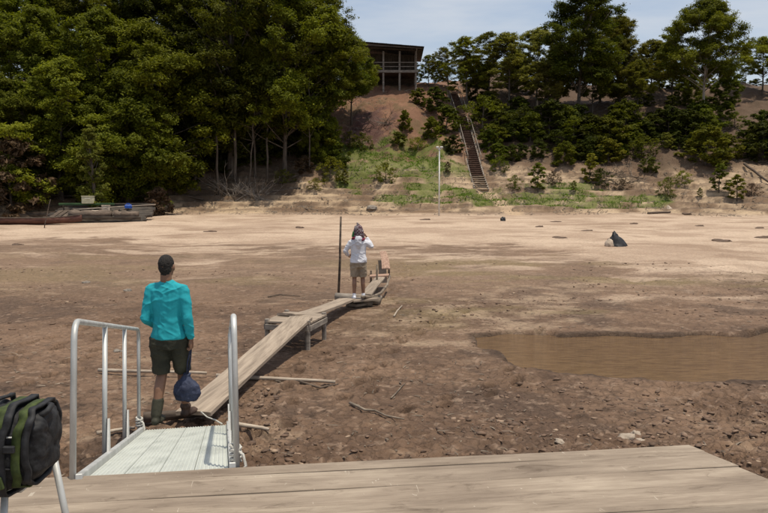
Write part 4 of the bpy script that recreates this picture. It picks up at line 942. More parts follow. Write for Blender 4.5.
# ------------------------------------------------------------------ plank walk
def plank_thing(name, cpts, width, thick, label, mat='plank', warp=.0, cat='plank', widths=None):
    "cpts: centre line, top surface"
    P = [Vector(p) for p in cpts]; n = 14; C = []
    for i in range(n + 1):     # Catmull-Rom through control points
        f = i / n * (len(P) - 1); k = min(len(P) - 2, int(f)); t = f - k
        p0 = P[max(k - 1, 0)]; p1 = P[k]; p2 = P[k + 1]; p3 = P[min(k + 2, len(P) - 1)]
        C.append(.5 * ((2 * p1) + (p2 - p0) * t + (2 * p0 - 5 * p1 + 4 * p2 - p3) * t * t + (3 * p1 - p0 - 3 * p2 + p3) * t ** 3))
    o3 = C[0].copy(); a = math.atan2(C[-1].y - C[0].y, C[-1].x - C[0].x); Mi = Matrix.Rotation(-a, 3, 'Z')
    vs = []; m = 5; rnd = random.Random(int(abs(o3.x) * 100) + 3)
    for i, c in enumerate(C):
        d = (C[min(i + 1, n)] - C[max(i - 1, 0)]); d.z = 0; d.normalize(); s = Vector((-d.y, d.x, 0)); wd = width * (1 + rnd.uniform(-.012, .012))
        if widths: wd = width * (widths[0] + (widths[1] - widths[0]) * i / n)
        for j in range(m):
            g = j / (m - 1) * 2 - 1; cup = -.012 * g * g + warp * g * (i / n - .5)
            vs.append(Mi @ (c + s * g * wd / 2 + Vector((0, 0, cup)) - o3))
        for j in range(m):
            g = j / (m - 1) * 2 - 1; vs.append(Mi @ (c + s * g * wd / 2 + Vector((0, 0, -thick - .012 * g * g + warp * g * (i / n - .5))) - o3))
    fs = []; q = 2 * m
    for i in range(n):
        for j in range(m - 1):
            a_ = i * q + j; fs.append((a_, a_ + 1, a_ + q + 1, a_ + q)); fs.append((a_ + m, a_ + m + q, a_ + m + q + 1, a_ + m + 1))
        a_ = i * q; fs.append((a_, a_ + q, a_ + q + m, a_ + m)); a_ = i * q + m - 1; fs.append((a_, a_ + m, a_ + m + q, a_ + q))
    for i in (0, n): fs += [(i * q + j, i * q + j + m, i * q + j + m + 1, i * q + j + 1) for j in range(m - 1)]
    mb = MB(); mb.add(vs, fs); o = mb.build(name, M[mat]); o.location = o3; o.rotation_euler = (0, 0, a)
    return tag(o, label, cat)
# gangway corners
NR = PZ(229, 468.2, .948); NL = PZ(85, 475.4, .948); FR = PZ(226.5, 424, .17); FL = PZ(146, 425, .17)
TZ = .45
tA = PZ(264, 321, TZ); tB = PZ(309, 323, TZ); tC = PZ(327, 314, TZ); tD = PZ(286, 311, TZ)
p1 = PZ(193, 411, .17); p2 = PZ(238, 371, .22); p3 = PZ(272, 341, .34); p4 = PZ(301, 316, TZ + .07)
plank_thing('long_plank', [p1, p2, p3, p4], .40, .045, 'long wide bowed plank leading from the gangway up to the trestle', warp=.0)
q1 = PZ(286, 313, TZ + .065); q2 = PZ(306, 312, .42); q3 = PZ(326, 306, .33); q4 = PZ(347, 298, .27)
plank_thing('curved_plank', [q1, q2, q3, q4], .36, .045, 'second plank, curved, from the trestle to the feet of the white-shirted person')
def trestle():
    c = (tA + tB + tC + tD) / 4; e = empty('trestle', (c.x, c.y, Hs(c.x, c.y)), 0, label='low wooden trestle bench carrying the joint of the planks', cat='trestle')
    z0 = Hs(c.x, c.y); o0 = Vector((c.x, c.y, z0))
    for i in range(4):
        f0, f1 = i / 4 + .01, (i + 1) / 4 - .01; mb = MB()
        a0 = tA.lerp(tD, f0); a1 = tA.lerp(tD, f1); b0 = tB.lerp(tC, f0); b1 = tB.lerp(tC, f1); dz = Vector((0, 0, .035))
        mb.add([v - o0 for v in (a0, b0, b1, a1, a0 - dz, b0 - dz, b1 - dz, a1 - dz)], [(0, 1, 2, 3), (4, 7, 6, 5), (0, 4, 5, 1), (1, 5, 6, 2), (2, 6, 7, 3), (3, 7, 4, 0)])
        mb.build('top_board', M['plank'], e, bevel=.004)
    for v in (tA, tB, tC, tD):
        g = Hs(v.x, v.y); u = (c - v); u.z = 0; u.normalize(); p = v + u * .06
        mb = MB(); mb.tube([(p.x - o0.x, p.y - o0.y, g - z0 - .12), (p.x - o0.x, p.y - o0.y, TZ - z0 + .03)], [.04, .045], 6); mb.build('leg', M['greywood'], e, bevel=.004)
    for v, w_ in ((tA, tB), (tB, tC), (tD, tA), (tC, tD)):
        d = (w_ - v); mid = (v + w_) / 2 - Vector((0, 0, .1)) - o0; mb = MB(); mb.box(mid, (d.length * .95, .035, .09), Matrix.Rotation(math.atan2(d.y, d.x), 3, 'Z')); mb.build('apron', M['greywood'], e, bevel=.003)
trestle()
s1 = PZ(346, 299, .25); s2 = PZ(371, 297, .22)
plank_thing('short_plank', [s1, s1.lerp(s2, .5), s2], .5, .04, 'short plank laid crosswise under the feet of the white-shirted person', cat='plank')
r1 = PZ(366, 294, .25); r2 = PZ(373, 285, .27); r3 = PZ(381, 276, .36)
plank_thing('narrow_plank', [r1, r2, r3], .26, .035, 'narrow plank rising beyond the white-shirted person')
t1 = PZ(370, 275, .37); t2 = PZ(389, 274, .40)
plank_thing('cross_board', [t1, t1.lerp(t2, .5), t2], .46, .035, 'small reddish cross board at the bend of the plank path', 'redboard') if 'redboard' in M else None
M['redboard'] = noisy('reddish_board', (.24, .14, .095), (.46, .30, .215), (2, 20, 20), .85, bump=.4)
plank_thing('cross_board', [t1, t1.lerp(t2, .5), t2], .5, .035, 'small reddish cross board at the bend of the plank path', 'redboard')
t1 = PZ(372, 281, .30); t2 = PZ(384, 266, .52)
u1 = PZ(386, 268, .45); u2 = PZ(385, 259, .50); u3 = PZ(383, 251, .5)
plank_thing('far_plank', [u1, u2, u3], .24, .035, 'farthest plank of the path, reddish, running on to the sand', 'redboard')
# supports of the far planks
def stake(px, py, top, r_, label, mat='darkwood', lean=(0, 0), kink=0):
    p = G(px, py); h = top; mb = MB()
    mb.tube([p - Vector((0, 0, .15)), p + Vector((lean[0] * .5 + kink, lean[1] * .5, h * .5)), p + Vector((lean[0] * .6 + kink * .5, lean[1] * .6, h * .62)), p + Vector((lean[0], lean[1], h))], [r_, r_ * .9, r_ * .85, r_ * .7], 8)
    o = mb.build('stake', M[mat], None, True, origin=p); return tag(o, label, 'stake')
stake(377, 292, .72, .03, 'short upright stake on the right of the narrow plank', 'deadwood')
stake(338, 299, 2.02, .032, 'tall dark kinked pole stuck in the mud left of the white-shirted person', 'darkwood', (.08, 0), .015)
stake(389, 279, .36, .035, 'stubby stake under the right end of the reddish cross board')
stake(371, 282, .34, .035, 'stubby stake under the left end of the reddish cross board')
pts = [PZ(362, 297, .30), PZ(372, 297, .22), PZ(381, 293, .22), PZ(387, 285, .28), PZ(390, 276, .42)]
mb = MB(); mb.tube(pts, [.035, .035, .032, .03, .025], 8); tag(mb.build('bent_branch', M['deadwood'], None, True, origin=pts[0]), 'bowed branch curving beside the narrow plank up to the cross board', 'branch')
g_ = G(349, 303); log_between('support_log', Vector((g_.x - .35, g_.y + .35, .12)), Vector((g_.x + .75, g_.y + .2, .10)), .10, 'thick grey log propping up the end of the curved plank', 'log', 'greywood', wob=.02)
g_ = G(370, 305); log_between('support_log', Vector((g_.x - .3, g_.y + .1, g_.z + .1)), Vector((g_.x + .22, g_.y - .1, g_.z + .08)), .14, 'short thick pale log on the mud below the white-shirted person', 'log', 'deadwood', wob=.02)
g_ = (s1 + s2) / 2; log_between('support_log', Vector((g_.x - .3, g_.y + .05, .1)), Vector((g_.x + .3, g_.y + .1, .1)), .10, 'hidden-looking log directly under the crosswise short plank', 'log', 'deadwood', wob=.01)

# ------------------------------------------------------------------ wooden dock in the foreground
def dock():
    DZ = .95; A0 = PZ(0, 480, DZ); B0 = PZ(690, 445, DZ); C0 = PZ(768, 478, DZ)
    ex = (B0 - A0).normalized(); ey = Vector((ex.y, -ex.x, 0))            # ey points back to the camera
    c = B0.copy(); e = empty('wooden_dock', c, math.atan2(ex.y, ex.x), label='weathered plank dock filling the bottom foreground', cat='dock')
    # local x along planks (negative = left), local y negative = toward camera
    edge = C0 - B0; sk = edge.dot(ex) / edge.dot(ey)
    y = 0; rnd = random.Random(4); i = 0
    W = [.13, .26, .24, .27, .25, .26, .24, .26, .25, .26, .25, .26, .25, .26, .25, .26, .25, .26]
    for wd in W:
        g = .004; x1 = sk * y + rnd.uniform(-.012, .012); x1b = sk * (y + wd - g); x0 = -7.0; mb = MB(); dz = rnd.uniform(-.003, .003) if i else .002
        n = 24; vs = []
        for k in range(n + 1):
            f = k / n
            for (yy, xe) in ((y, x1), (y + wd - g, x1b)):
                X = x0 + (xe - x0) * f; b_ = .003 * math.sin(X * 2.1 + i * 1.7)
                vs.append((X, -yy - .0015 * math.sin(X * 5 + i), dz + b_)); vs.append((X, -yy, -.045))
        fs = []
        for k in range(n):
            b_ = 4 * k; fs += [(b_, b_ + 4, b_ + 6, b_ + 2), (b_ + 1, b_ + 3, b_ + 7, b_ + 5), (b_, b_ + 1, b_ + 5, b_ + 4), (b_ + 2, b_ + 6, b_ + 7, b_ + 3)]
        fs += [(0, 2, 3, 1), (4 * n, 4 * n + 1, 4 * n + 3, 4 * n + 2)]
        mb.add(vs, fs); mb.build('plank', M['deck'], e, bevel=.003); y += wd; i += 1
    for k in range(7):
        mb = MB(); X = -.35 - k * 1.1; mb.box((X, -2.3, -.11), (.09, 4.5, .12)); mb.build('joist', M['darkwood'], e)
    for yy in (-.12, -2.2, -4.3):
        mb = MB(); mb.tube([(-7, yy, -.36), (-.2, yy, -.36)], .19, 10); mb.build('float_log', M['darkwood'], e, True)
        for X in (-6.3, -3.4, -.9):
            mb = MB(); mb.tube([(X, yy, -1.2), (X, yy, -.4)], .1, 8); mb.build('pile', M['darkwood'], e)
dock()

# ------------------------------------------------------------------ gangway
def gangway():
    o0 = NR.copy(); e = empty('gangway', o0, 0, label='aluminium gangway with hand rails sloping from the dock down to the mud', cat='gangway')
    du = (FR - NR); ln = du.length; d = du.normalized(); dl = (FL - FR); 
    side = d.cross(Vector((0, 0, 1))).normalized() * -1        # to the left
    up = side.cross(d).normalized()
    if up.z < 0: up = -up
    W = ((NL - NR).dot(side) + (FL - FR).dot(side)) / 2
    def pt(a, b, c): return d * a + side * b + up * c         # local (along, left, up)
    nP = 4
    for k in range(nP):
        w0, w1 = W * k / nP + .002, W * (k + 1) / nP - .002; K = 40; vs = []; 
        for q in range(K + 1):
            b = w0 + (w1 - w0) * q / K; h = -.012 + .006 * (1 if (q % 5) in (1, 2) else 0)
            for a in (0, ln): vs.append(pt(a, b, h)); vs.append(pt(a, b, -.03))
        fs = []
        for q in range(K):
            b = 4 * q; fs += [(b, b + 2, b + 6, b + 4), (b + 1, b + 5, b + 7, b + 3), (b, b + 4, b + 5, b + 1), (b + 2, b + 3, b + 7, b + 6)]
        fs += [(0, 1, 3, 2), (4 * K, 4 * K + 2, 4 * K + 3, 4 * K + 1)]
        mb = MB(); mb.add(vs, fs); mb.build('deck_panel', M['aludeck'], e)
    for b in (-.02, W + .02):
        mb = MB(); P = [pt(0, b - .02, .03), pt(0, b + .02, .03), pt(0, b + .02, -.09), pt(0, b - .02, -.09)]; Q = [p + d * ln for p in P]
        mb.add(P + Q, [(0, 1, 2, 3), (4, 7, 6, 5), (0, 4, 5, 1), (1, 5, 6, 2), (2, 6, 7, 3), (3, 7, 4, 0)]); mb.build('side_beam', M['alu'], e, bevel=.004)
    r_ = .0185
    for si, b in enumerate((-.045, W + .055)):
        hh = .90; pos = [.02, ln * .34, ln * .66, ln - .06]
        pts = [pt(pos[0], b, -.06)]; pts.append(pt(pos[0], b, hh - .12))
        for k in range(1, 6):
            a = math.pi / 2 * k / 6; pts.append(pt(pos[0] + .12 * (1 - math.cos(a)), b, hh - .12 + .12 * math.sin(a)))
        rise = .11 if si else 0; pts.append(pt(pos[0] + .12, b, hh)); pts.append(pt(ln * .5, b, hh + rise * .5)); hh += rise; pts.append(pt(pos[3] - .12, b, hh))
        for k in range(1, 6):
            a = math.pi / 2 * k / 6; pts.append(pt(pos[3] - .12 + .12 * math.sin(a), b, hh - .12 + .12 * math.cos(a)))
        pts.append(pt(pos[3], b, hh - .12)); pts.append(pt(pos[3], b, -.04))
        mb = MB(); mb.tube(pts, r_, 12); mb.build('hand_rail', M['alu'], e, True)
        for a in pos[1:3]:
            mb = MB(); mb.tube([pt(a, b, -.05), pt(a, b, hh - .01 - rise * (1 - a / ln))], .018, 12); mb.build('rail_post', M['alu'], e, True)
            mb = MB(); mb.add([pt(a - .055, b, -.02), pt(a + .055, b, -.02), pt(a + .02, b, .26), pt(a - .02, b, .26), pt(a - .055, b + .012, -.02), pt(a + .055, b + .012, -.02), pt(a + .02, b + .012, .26), pt(a - .02, b + .012, .26)],
                [(0, 1, 2, 3), (4, 7, 6, 5), (0, 4, 5, 1), (1, 5, 6, 2), (2, 6, 7, 3), (3, 7, 4, 0)])
            for v in range(len(mb.v)): mb.v[v] = tuple(Vector(mb.v[v]) + side * (.022 if si == 0 else -.034))
            mb.build('gusset', M['whitepaint'], e)
    # ropes lashing the ends
    for (a, b, lab) in ((.06, -.04, 'rope tied round the near right rail post'), (ln - .06, W + .05, 'rope tied round the far left rail post')):
        c = pt(a, b, .03); pts = [c + Vector((.032 * math.cos(t * .9), .032 * math.sin(t * .9), .004 * t)) for t in range(26)] + [c + Vector((.05, -.03, .05)), c + Vector((.07, -.05, -.01)), c + Vector((.05, -.07, -.03))]
        mb = MB(); mb.tube(pts, .009, 6); mb.build('lashing_rope', M['rope'], e, True)
    return d, side, up, W, ln
GD = gangway()
pa = PZ(201, 412, .2); pb = PZ(222, 424, .19)
mb = MB(); mb.tube([pa, pa.lerp(pb, .3) + Vector((0, 0, -.02)), pa.lerp(pb, .7) + Vector((0, 0, .0)), pb], .008, 6); tag(mb.build('thin_rope', M['rope'], None, True, origin=pa), 'thin rope tying the long plank to the gangway end', 'rope')
log_between('sleeper_log', PZ(150, 419, .06) + Vector((-.1, .05, 0)), PZ(215, 414, .06) + Vector((0, .1, 0)), .065, 'dark sleeper log under the start of the long plank', 'log', 'darkwood', wob=.01)

# ------------------------------------------------------------------ backpack on a metal stool
M['packblack'] = noisy('black_nylon', (.008, .008, .009), (.028, .028, .03), (30, 30, 30), .7, bump=.35, bdist=.004, detail=3)
M['packgreen'] = noisy('green_webbing', (.030, .044, .010), (.062, .085, .018), (40, 40, 40), .8, bump=.3, bdist=.002, detail=3)
M['buckle'] = noisy('pale_buckle', (.5, .5, .48), (.65, .65, .6), (20, 20, 20), .5)
def loft(rings, n=24, sq=2.6):
    "rings: (centre, axis_u, axis_v, ru, rv) -> closed superellipse loft"
    mb = MB(); vs = []; m = len(rings)
    for (c, u, v, ru, rv) in rings:
        for j in range(n):
            a = 2 * math.pi * j / n; ca, sa = math.cos(a), math.sin(a)
            vs.append(Vector(c) + Vector(u) * ru * math.copysign(abs(ca) ** (2 / sq), ca) + Vector(v) * rv * math.copysign(abs(sa) ** (2 / sq), sa))
    fs = []
    for i in range(m - 1):
        for j in range(n):
            k = (j + 1) % n; fs.append((i * n + j, i * n + k, (i + 1) * n + k, (i + 1) * n + j))
    fs += [tuple(range(n - 1, -1, -1)), tuple(range((m - 1) * n, m * n))]
    mb.add(vs, fs); return mb
def backpack():
    Y = 2.8; c = PY(14, 437, Y)             # centre of what shows; the pack lies on its side, top end out of frame
    base_z = PY(30, 487, Y).z
    e = empty('backpack', (c.x - .12, Y, base_z), 0, label='black backpack with bright green webbing straps at the bottom left corner', cat='backpack'); e.scale = (.95, .95, .96); e.location.x -= .012
    # (x, z low, z high, half depth)
    PR = [(-.36, .05, .30, .09), (-.34, .02, .34, .12), (-.25, .0, .365, .14), (-.12, .0, .372, .148), (-.02, .004, .365, .148), (.05, .0, .345, .142), (.12, .004, .338, .138), (.18, .02, .335, .132), (.235, .045, .33, .122), (.272, .075, .322, .11), (.292, .10, .305, .085), (.297, .13, .27, .06)]
    def prof(x):
        X = [p[0] for p in PR]; return [float(np.interp(x, X, [p[k] for p in PR])) for k in (1, 2, 3)]
    rings = [((x, 0, (a + b) / 2), (0, 1, 0), (0, 0, 1), d, (b - a) / 2) for x, a, b, d in PR]
    mb = loft(rings, 36, 3.4)
    o = mb.build('body', M['packblack'], e, True)
    md = o.modifiers.new('s', 'SUBSURF'); md.levels = 2; md.render_levels = 2
    tx = bpy.data.textures.new('pack_folds', 'CLOUDS'); tx.noise_scale = .05; tx.noise_depth = 3; dm = o.modifiers.new('d', 'DISPLACE'); dm.texture = tx; dm.strength = .030; dm.mid_level = .5
    def band(x, w_, mat, name, lift=.010, tilt=0, wave=.004, th=.006):
        f = MB(); vs = []; K = 72; zl, zh, hd = prof(x); zc = (zl + zh) / 2; hz = (zh - zl) / 2
        for k in range(K + 1):
            a = 2 * math.pi * k / K; ca, sa = math.cos(a), math.sin(a)
            cy = math.copysign(abs(ca) ** (2 / 3.4), ca); cz = math.copysign(abs(sa) ** (2 / 3.4), sa); lw = lift + wave * math.sin(k * .9 + x * 50)
            for dx in (-w_ / 2, w_ / 2):
                for l2 in (0, th): vs.append((x + dx + tilt * cz + .006 * math.sin(k * .5), cy * (hd + lw + l2), zc + cz * (hz + lw + l2)))
        fs = []
        for k in range(K):
            b = 4 * k; fs += [(b, b + 4, b + 6, b + 2), (b + 1, b + 3, b + 7, b + 5), (b, b + 1, b + 5, b + 4), (b + 2, b + 6, b + 7, b + 3)]
        f.add(vs, fs); return f.build(name, M[mat], e, True)
    band(.215, .034, 'packgreen', 'green_strap', tilt=.018)
    band(.120, .042, 'packgreen', 'green_strap', tilt=.035)
    band(.165, .030, 'packblack', 'compression_strap', .016, tilt=.02, th=.010)
    band(.252, .026, 'packblack', 'compression_strap', .014, tilt=.01, th=.010)
    band(.06, .02, 'packblack', 'compression_strap', .014, tilt=.03, th=.010)
    # padded rim of the open pocket, green lining inside
    f = MB(); rim = [(-.30 + .0, -.14, .345), (-.16, -.165, .352), (-.05, -.172, .335), (.005, -.178, .285), (.008, -.185, .235), (-.03, -.19, .195), (-.12, -.19, .175), (-.30, -.18, .17)]
    f.tube(rim, [.02, .021, .022, .022, .022, .021, .02, .02], 10, flat=.8); f.build('pocket_rim', M['packblack'], e, True)
    rr = [((-.10, y, .262), (1, 0, 0), (0, 0, 1), .085 * s_, .062 * s_) for (y, s_) in ((-.135, 1), (-.160, .97), (-.170, .85), (-.173, .5))]
    loft(rr, 24, 2.4).build('green_lining', M['packgreen'], e, True)
    rr = [((-.20, y, .085), (1, 0, 0), (0, 0, 1), .19 * s_, .085 * s_) for (y, s_) in ((-.135, 1), (-.165, .98), (-.182, .9), (-.19, .7))]
    loft(rr, 24, 3.0).build('front_pocket', M['packblack'], e, True)
    f = MB(); f.box((-.115, -.183, .265), (.06, .014, .016)); f.build('buckle', M['buckle'], e, bevel=.003)
    for x, z_ in ((.045, .07), (.15, .075)):
        f = MB(); f.box((x, -.162, z_), (.042, .012, .05), Matrix.Rotation(R(-14), 3, 'Y')); f.build('green_tab', M['packgreen'], e, bevel=.004)
    for x, z_ in ((.10, .20), (.20, .21)):
        f = MB(); f.box((x, -.165, z_), (.045, .016, .028)); f.build('strap_slider', M['packblack'], e, bevel=.004)
    f = MB(); f.tube([(.03, -.13, .03), (.04, -.145, -.01), (.036, -.14, -.035)], .006, 6); f.build('loose_strap', M['packblack'], e)
    for z_ in (.12, .245):
        f = MB(); f.tube([(-.2 + .045 * k, -prof(-.2 + .045 * k)[2] - .006 - .02 * (k < 5 and z_ < .2), z_ + .004 * math.sin(k)) for k in range(10)], .0035, 6); f.build('zip', M['buckle'] if z_ > .2 else M['packblack'], e)
    f = MB(); f.tube([(.26, -.06, .30), (.30, -.05, .325), (.295, 0, .335), (.25, .03, .33)], .012, 8); f.build('grab_handle', M['packblack'], e, True)
    # stool
    st = empty('metal_stool', (c.x - .12, Y, .955), 0, label='metal stool with grey tube legs under the backpack at bottom left', cat='stool')
    h = base_z - .955
    f = MB(); f.box((-.10, .11, h - .025), (.46, .17, .024)); f.build('seat', M['alu'], st, bevel=.008)
    for a, b in (((-.30, .02, h - .03), (-.36, -.03, 0)), ((-.30, .18, h - .03), (-.36, .22, 0)), ((.065, .02, h - .03), (.055, -.04, 0)), ((.17, .19, h + .13), (.29, .15, 0))):
        f = MB(); f.tube([a, b], .014, 10); f.build('leg', M['alu'], st, True)
    f = MB(); f.tube([(-.33, .20, h * .45), (.235, .18, h * .45)], .01, 8); f.build('stretcher', M['alu'], st, True)
    f = MB(); f.tube([(.17, .19, h + .13), (.145, .20, h + .16), (-.25, .20, h + .16), (-.30, .18, h + .12), (-.30, .18, h - .03)], .014, 8); f.build('back_rail', M['alu'], st, True)
backpack()

# ------------------------------------------------------------------ people
M['skin'] = noisy('brown_skin', (.17, .085, .05), (.27, .145, .09), (5, 5, 5), .5, bump=.1, spec=.4)
M['hair'] = noisy('black_hair', (.010, .008, .007), (.035, .028, .023), (90, 90, 90), .75, bump=.9, bdist=.01)
M['turq'] = noisy('turquoise_knit', (.012, .30, .35), (.016, .345, .40), (6, 6, 6), .85, bump=.25, bdist=.002, bscale=40)
M['white'] = noisy('white_cotton', (.58, .58, .62), (.72, .72, .76), (6, 6, 6), .9, bump=.25, bdist=.002, bscale=40)
M['shorts_dark'] = noisy('dark_olive_cloth', (.022, .022, .014), (.05, .048, .03), (7, 7, 7), .85, bump=.5, bdist=.012)
M['shorts_beige'] = noisy('beige_cloth', (.22, .17, .12), (.36, .29, .21), (7, 7, 7), .85, bump=.5, bdist=.012)
M['boot'] = noisy('dark_boot', (.02, .02, .012), (.055, .05, .03), (12, 12, 12), .7, bump=.4)
M['sandal'] = noisy('brown_shoe', (.035, .02, .014), (.08, .045, .03), (12, 12, 12), .7, bump=.3)
M['navy'] = noisy('navy_bag', (.015, .02, .045), (.045, .055, .10), (9, 9, 9), .75, bump=.6, bdist=.02)
def plaid():
    m, n, b, o = newmat('plaid_cloth'); A = n.nodes.new; K = n.links.new
    t = A('ShaderNodeTexCoord'); ck = A('ShaderNodeTexChecker'); ck.inputs['Scale'].default_value = 26; ck.inputs[1].default_value = (.10, .015, .03, 1); ck.inputs[2].default_value = (.4, .36, .36, 1)
    K(t.outputs['Object'], ck.inputs[0]); z = A('ShaderNodeTexNoise'); z.inputs['Scale'].default_value = 14; K(t.outputs['Object'], z.inputs['Vector'])
    mx = A('ShaderNodeMixRGB'); mx.inputs[2].default_value = (.035, .02, .025, 1); K(z.outputs[0], mx.inputs[0]); K(ck.outputs[0], mx.inputs[1]); K(mx.outputs[0], b.inputs['Base Color'])
    b.inputs['Roughness'].default_value = .9; return m
M['plaid'] = plaid(); M['maroon'] = noisy('maroon_cloth', (.12, .012, .03), (.25, .03, .06), (9, 9, 9), .85)
M['greencloth'] = noisy('green_cloth', (.02, .10, .03), (.05, .2, .06), (9, 9, 9), .85)
def limb(mb, pts, rad, n=14):
    "tapered limb with rounded ends"
    P = [Vector(p) for p in pts]; d0 = (P[0] - P[1]).normalized(); d1 = (P[-1] - P[-2]).normalized()
    mb.tube([P[0] + d0 * rad[0] * .8, P[0] + d0 * rad[0] * .5] + P + [P[-1] + d1 * rad[-1] * .5, P[-1] + d1 * rad[-1] * .8], [rad[0] * .45, rad[0] * .82] + list(rad) + [rad[-1] * .82, rad[-1] * .45], n)
def torso(mb, rings, n=24):
    "rings (x, y, z, rx, ry)"
    vs = []; m = len(rings)
    for (x, y, z, rx, ry) in rings:
        for j in range(n): a = 2 * math.pi * j / n; vs.append((x + rx * math.cos(a), y + ry * math.sin(a), z))
    fs = [(i * n + j, i * n + (j + 1) % n, (i + 1) * n + (j + 1) % n, (i + 1) * n + j) for i in range(m - 1) for j in range(n)]
    fs += [tuple(range(n - 1, -1, -1)), tuple(range((m - 1) * n, m * n))]; mb.add(vs, fs)
def ellip(mb, c, r, n=16):
    rr = []; 
    for i in range(1, n): t = math.pi * i / n; rr.append((c[0], c[1], c[2] - r[2] * math.cos(t), r[0] * math.sin(t), r[1] * math.sin(t)))
    torso(mb, rr, n)
def remesh(mb, name, mat, parent, vox, sm=6, fold=0, fscale=.12, cloth=0):
    o = mb.build(name, M[mat], None); r_ = o.modifiers.new('r', 'REMESH'); r_.mode = 'VOXEL'; r_.voxel_size = vox; r_.use_smooth_shade = True
    s_ = o.modifiers.new('s', 'SMOOTH'); s_.iterations = sm; s_.factor = .5
    if fold:
        tx = bpy.data.textures.new('folds', 'CLOUDS'); tx.noise_scale = fscale; tx.noise_depth = 2; d = o.modifiers.new('d', 'DISPLACE'); d.texture = tx; d.strength = fold; d.mid_level = .5; d.texture_coords = 'LOCAL'
    dg = bpy.context.evaluated_depsgraph_get(); me = bpy.data.meshes.new_from_object(o.evaluated_get(dg)); o.modifiers.clear(); o.data = me; o.parent = parent
    if cloth:          # long soft creases running round and across the body
        n = len(me.vertices); co = np.empty(n * 3, np.float32); me.vertices.foreach_get('co', co); co = co.reshape(-1, 3).astype(float)
        no = np.empty(n * 3, np.float32); me.vertex_normals.foreach_get('vector', no); no = no.reshape(-1, 3)
        x, y, z = co.T; h = 0
        for sgn, sd in ((1, 3), (-1, 8)):
            q = fbm((x * sgn + z * .35) * 4 + y * 2, (z - x * sgn * .55) * 11 + y * 3, 2, 300 + sd, .4); h = h + (1 - np.abs(q - .5) * 5).clip(0, 1) ** 1.5
        q = fbm(x * 9 + 3, z * 3.2 + y * 2, 2, 330, .4); h = h + .7 * (1 - np.abs(q - .5) * 5).clip(0, 1)
        co = co + no * ((h - .8) * cloth)[:, None]; me.vertices.foreach_set('co', co.astype(np.float32).ravel()); me.update()
    return o
def hand(mb, wrist, dirv, palmn, s=1.0, curl=.5, thumb_side=1):
    "palm and five bent fingers. dirv: along the hand, palmn: palm normal (fingers curl toward it)"
    d = Vector(dirv).normalized(); nrm = (Vector(palmn) - d * Vector(palmn).dot(d)).normalized(); sd_ = d.cross(nrm).normalized() * thumb_side
    w_ = Vector(wrist)
    for k in (-1, -.33, .33, 1): limb(mb, [w_ + sd_ * .012 * k * s, w_ + d * .05 * s + sd_ * .026 * k * s, w_ + d * .088 * s + sd_ * .03 * k * s], [.016 * s, .016 * s, .012 * s], 8)
    for k, ln in zip((1, .36, -.3, -.95), (.070, .080, .075, .058)):
        b = w_ + d * .088 * s + sd_ * .03 * k * s; p = b.copy(); pts = [p.copy()]; a = curl * .7; dd = d.copy()
        for j, fr in enumerate((.45, .32, .23)):
            dd = (d * math.cos(a) + nrm * math.sin(a)); p = p + dd * ln * fr * s; pts.append(p.copy()); a += curl * 1.1
        limb(mb, pts, [.0095 * s, .009 * s, .0085 * s, .0075 * s], 8)
    b = w_ + d * .02 * s + sd_ * .025 * s
    limb(mb, [b, b + (d * .6 + sd_ * .6 + nrm * .4).normalized() * .04 * s, b + (d * .8 + sd_ * .35 + nrm * .7).normalized() * .075 * s], [.014 * s, .011 * s, .009 * s], 8)
def head(mb, c, yaw=0, s=1.0):
    "head facing +Y, c = centre of the skull"
    c = Vector(c); m2 = MB()
    ellip(m2, (0, -.008, .015), (.075, .095, .108)); ellip(m2, (0, .035, -.05), (.056, .062, .072)); ellip(m2, (0, .055, -.085), (.032, .032, .026))
    limb(m2, [(0, .085, .012), (0, .105, -.022)], [.009, .014], 8); ellip(m2, (0, .088, -.056), (.024, .013, .011)); ellip(m2, (0, .082, .026), (.052, .014, .010))
    for sx in (-1, 1): ellip(m2, (sx * .077, -.005, -.01), (.012, .020, .032)); ellip(m2, (sx * .042, .06, -.03), (.025, .025, .025))
    limb(m2, [(0, -.02, -.05), (0, -.025, -.145)], [.056, .058], 14)
    Mr = Matrix.Rotation(yaw, 3, 'Z'); m2.v = [tuple(c + Mr @ Vector(v) * s) for v in m2.v]; mb.add(m2.v, m2.f)
def foot(mb, ankle, yaw=0, pitch=0, s=1.0, L_=.26):
    a = Vector(ankle); Mr = Matrix.Rotation(yaw, 3, 'Z') @ Matrix.Rotation(pitch, 3, 'X'); m2 = MB()
    limb(m2, [(0, -.045, -.055), (0, .03, -.045), (0, .10, -.06), (0, L_ - .085, -.068)], [.036, .04, .036, .024], 12)
    limb(m2, [(.02, .03, -.065), (.028, .12, -.07), (.02, L_ - .08, -.074)], [.028, .03, .018], 10); limb(m2, [(-.02, .03, -.065), (-.02, .12, -.07), (-.015, L_ - .075, -.074)], [.028, .028, .018], 10)
    limb(m2, [(0, 0, .03), (0, -.01, -.04)], [.038, .04], 12)
    m2.v = [tuple(a + Mr @ Vector((v[0], v[1], max(v[2], -.092))) * s) for v in m2.v]; mb.add(m2.v, m2.f)
def eyes(parent, c, s=1.0):
    for sx in (-1, 1):
        m_ = MB(); ellip(m_, (c[0] + sx * .031 * s, c[1] + .079 * s, c[2] + .006 * s), (.012 * s, .008 * s, .007 * s), 10); m_.build('eye', M['hair'], parent, True)

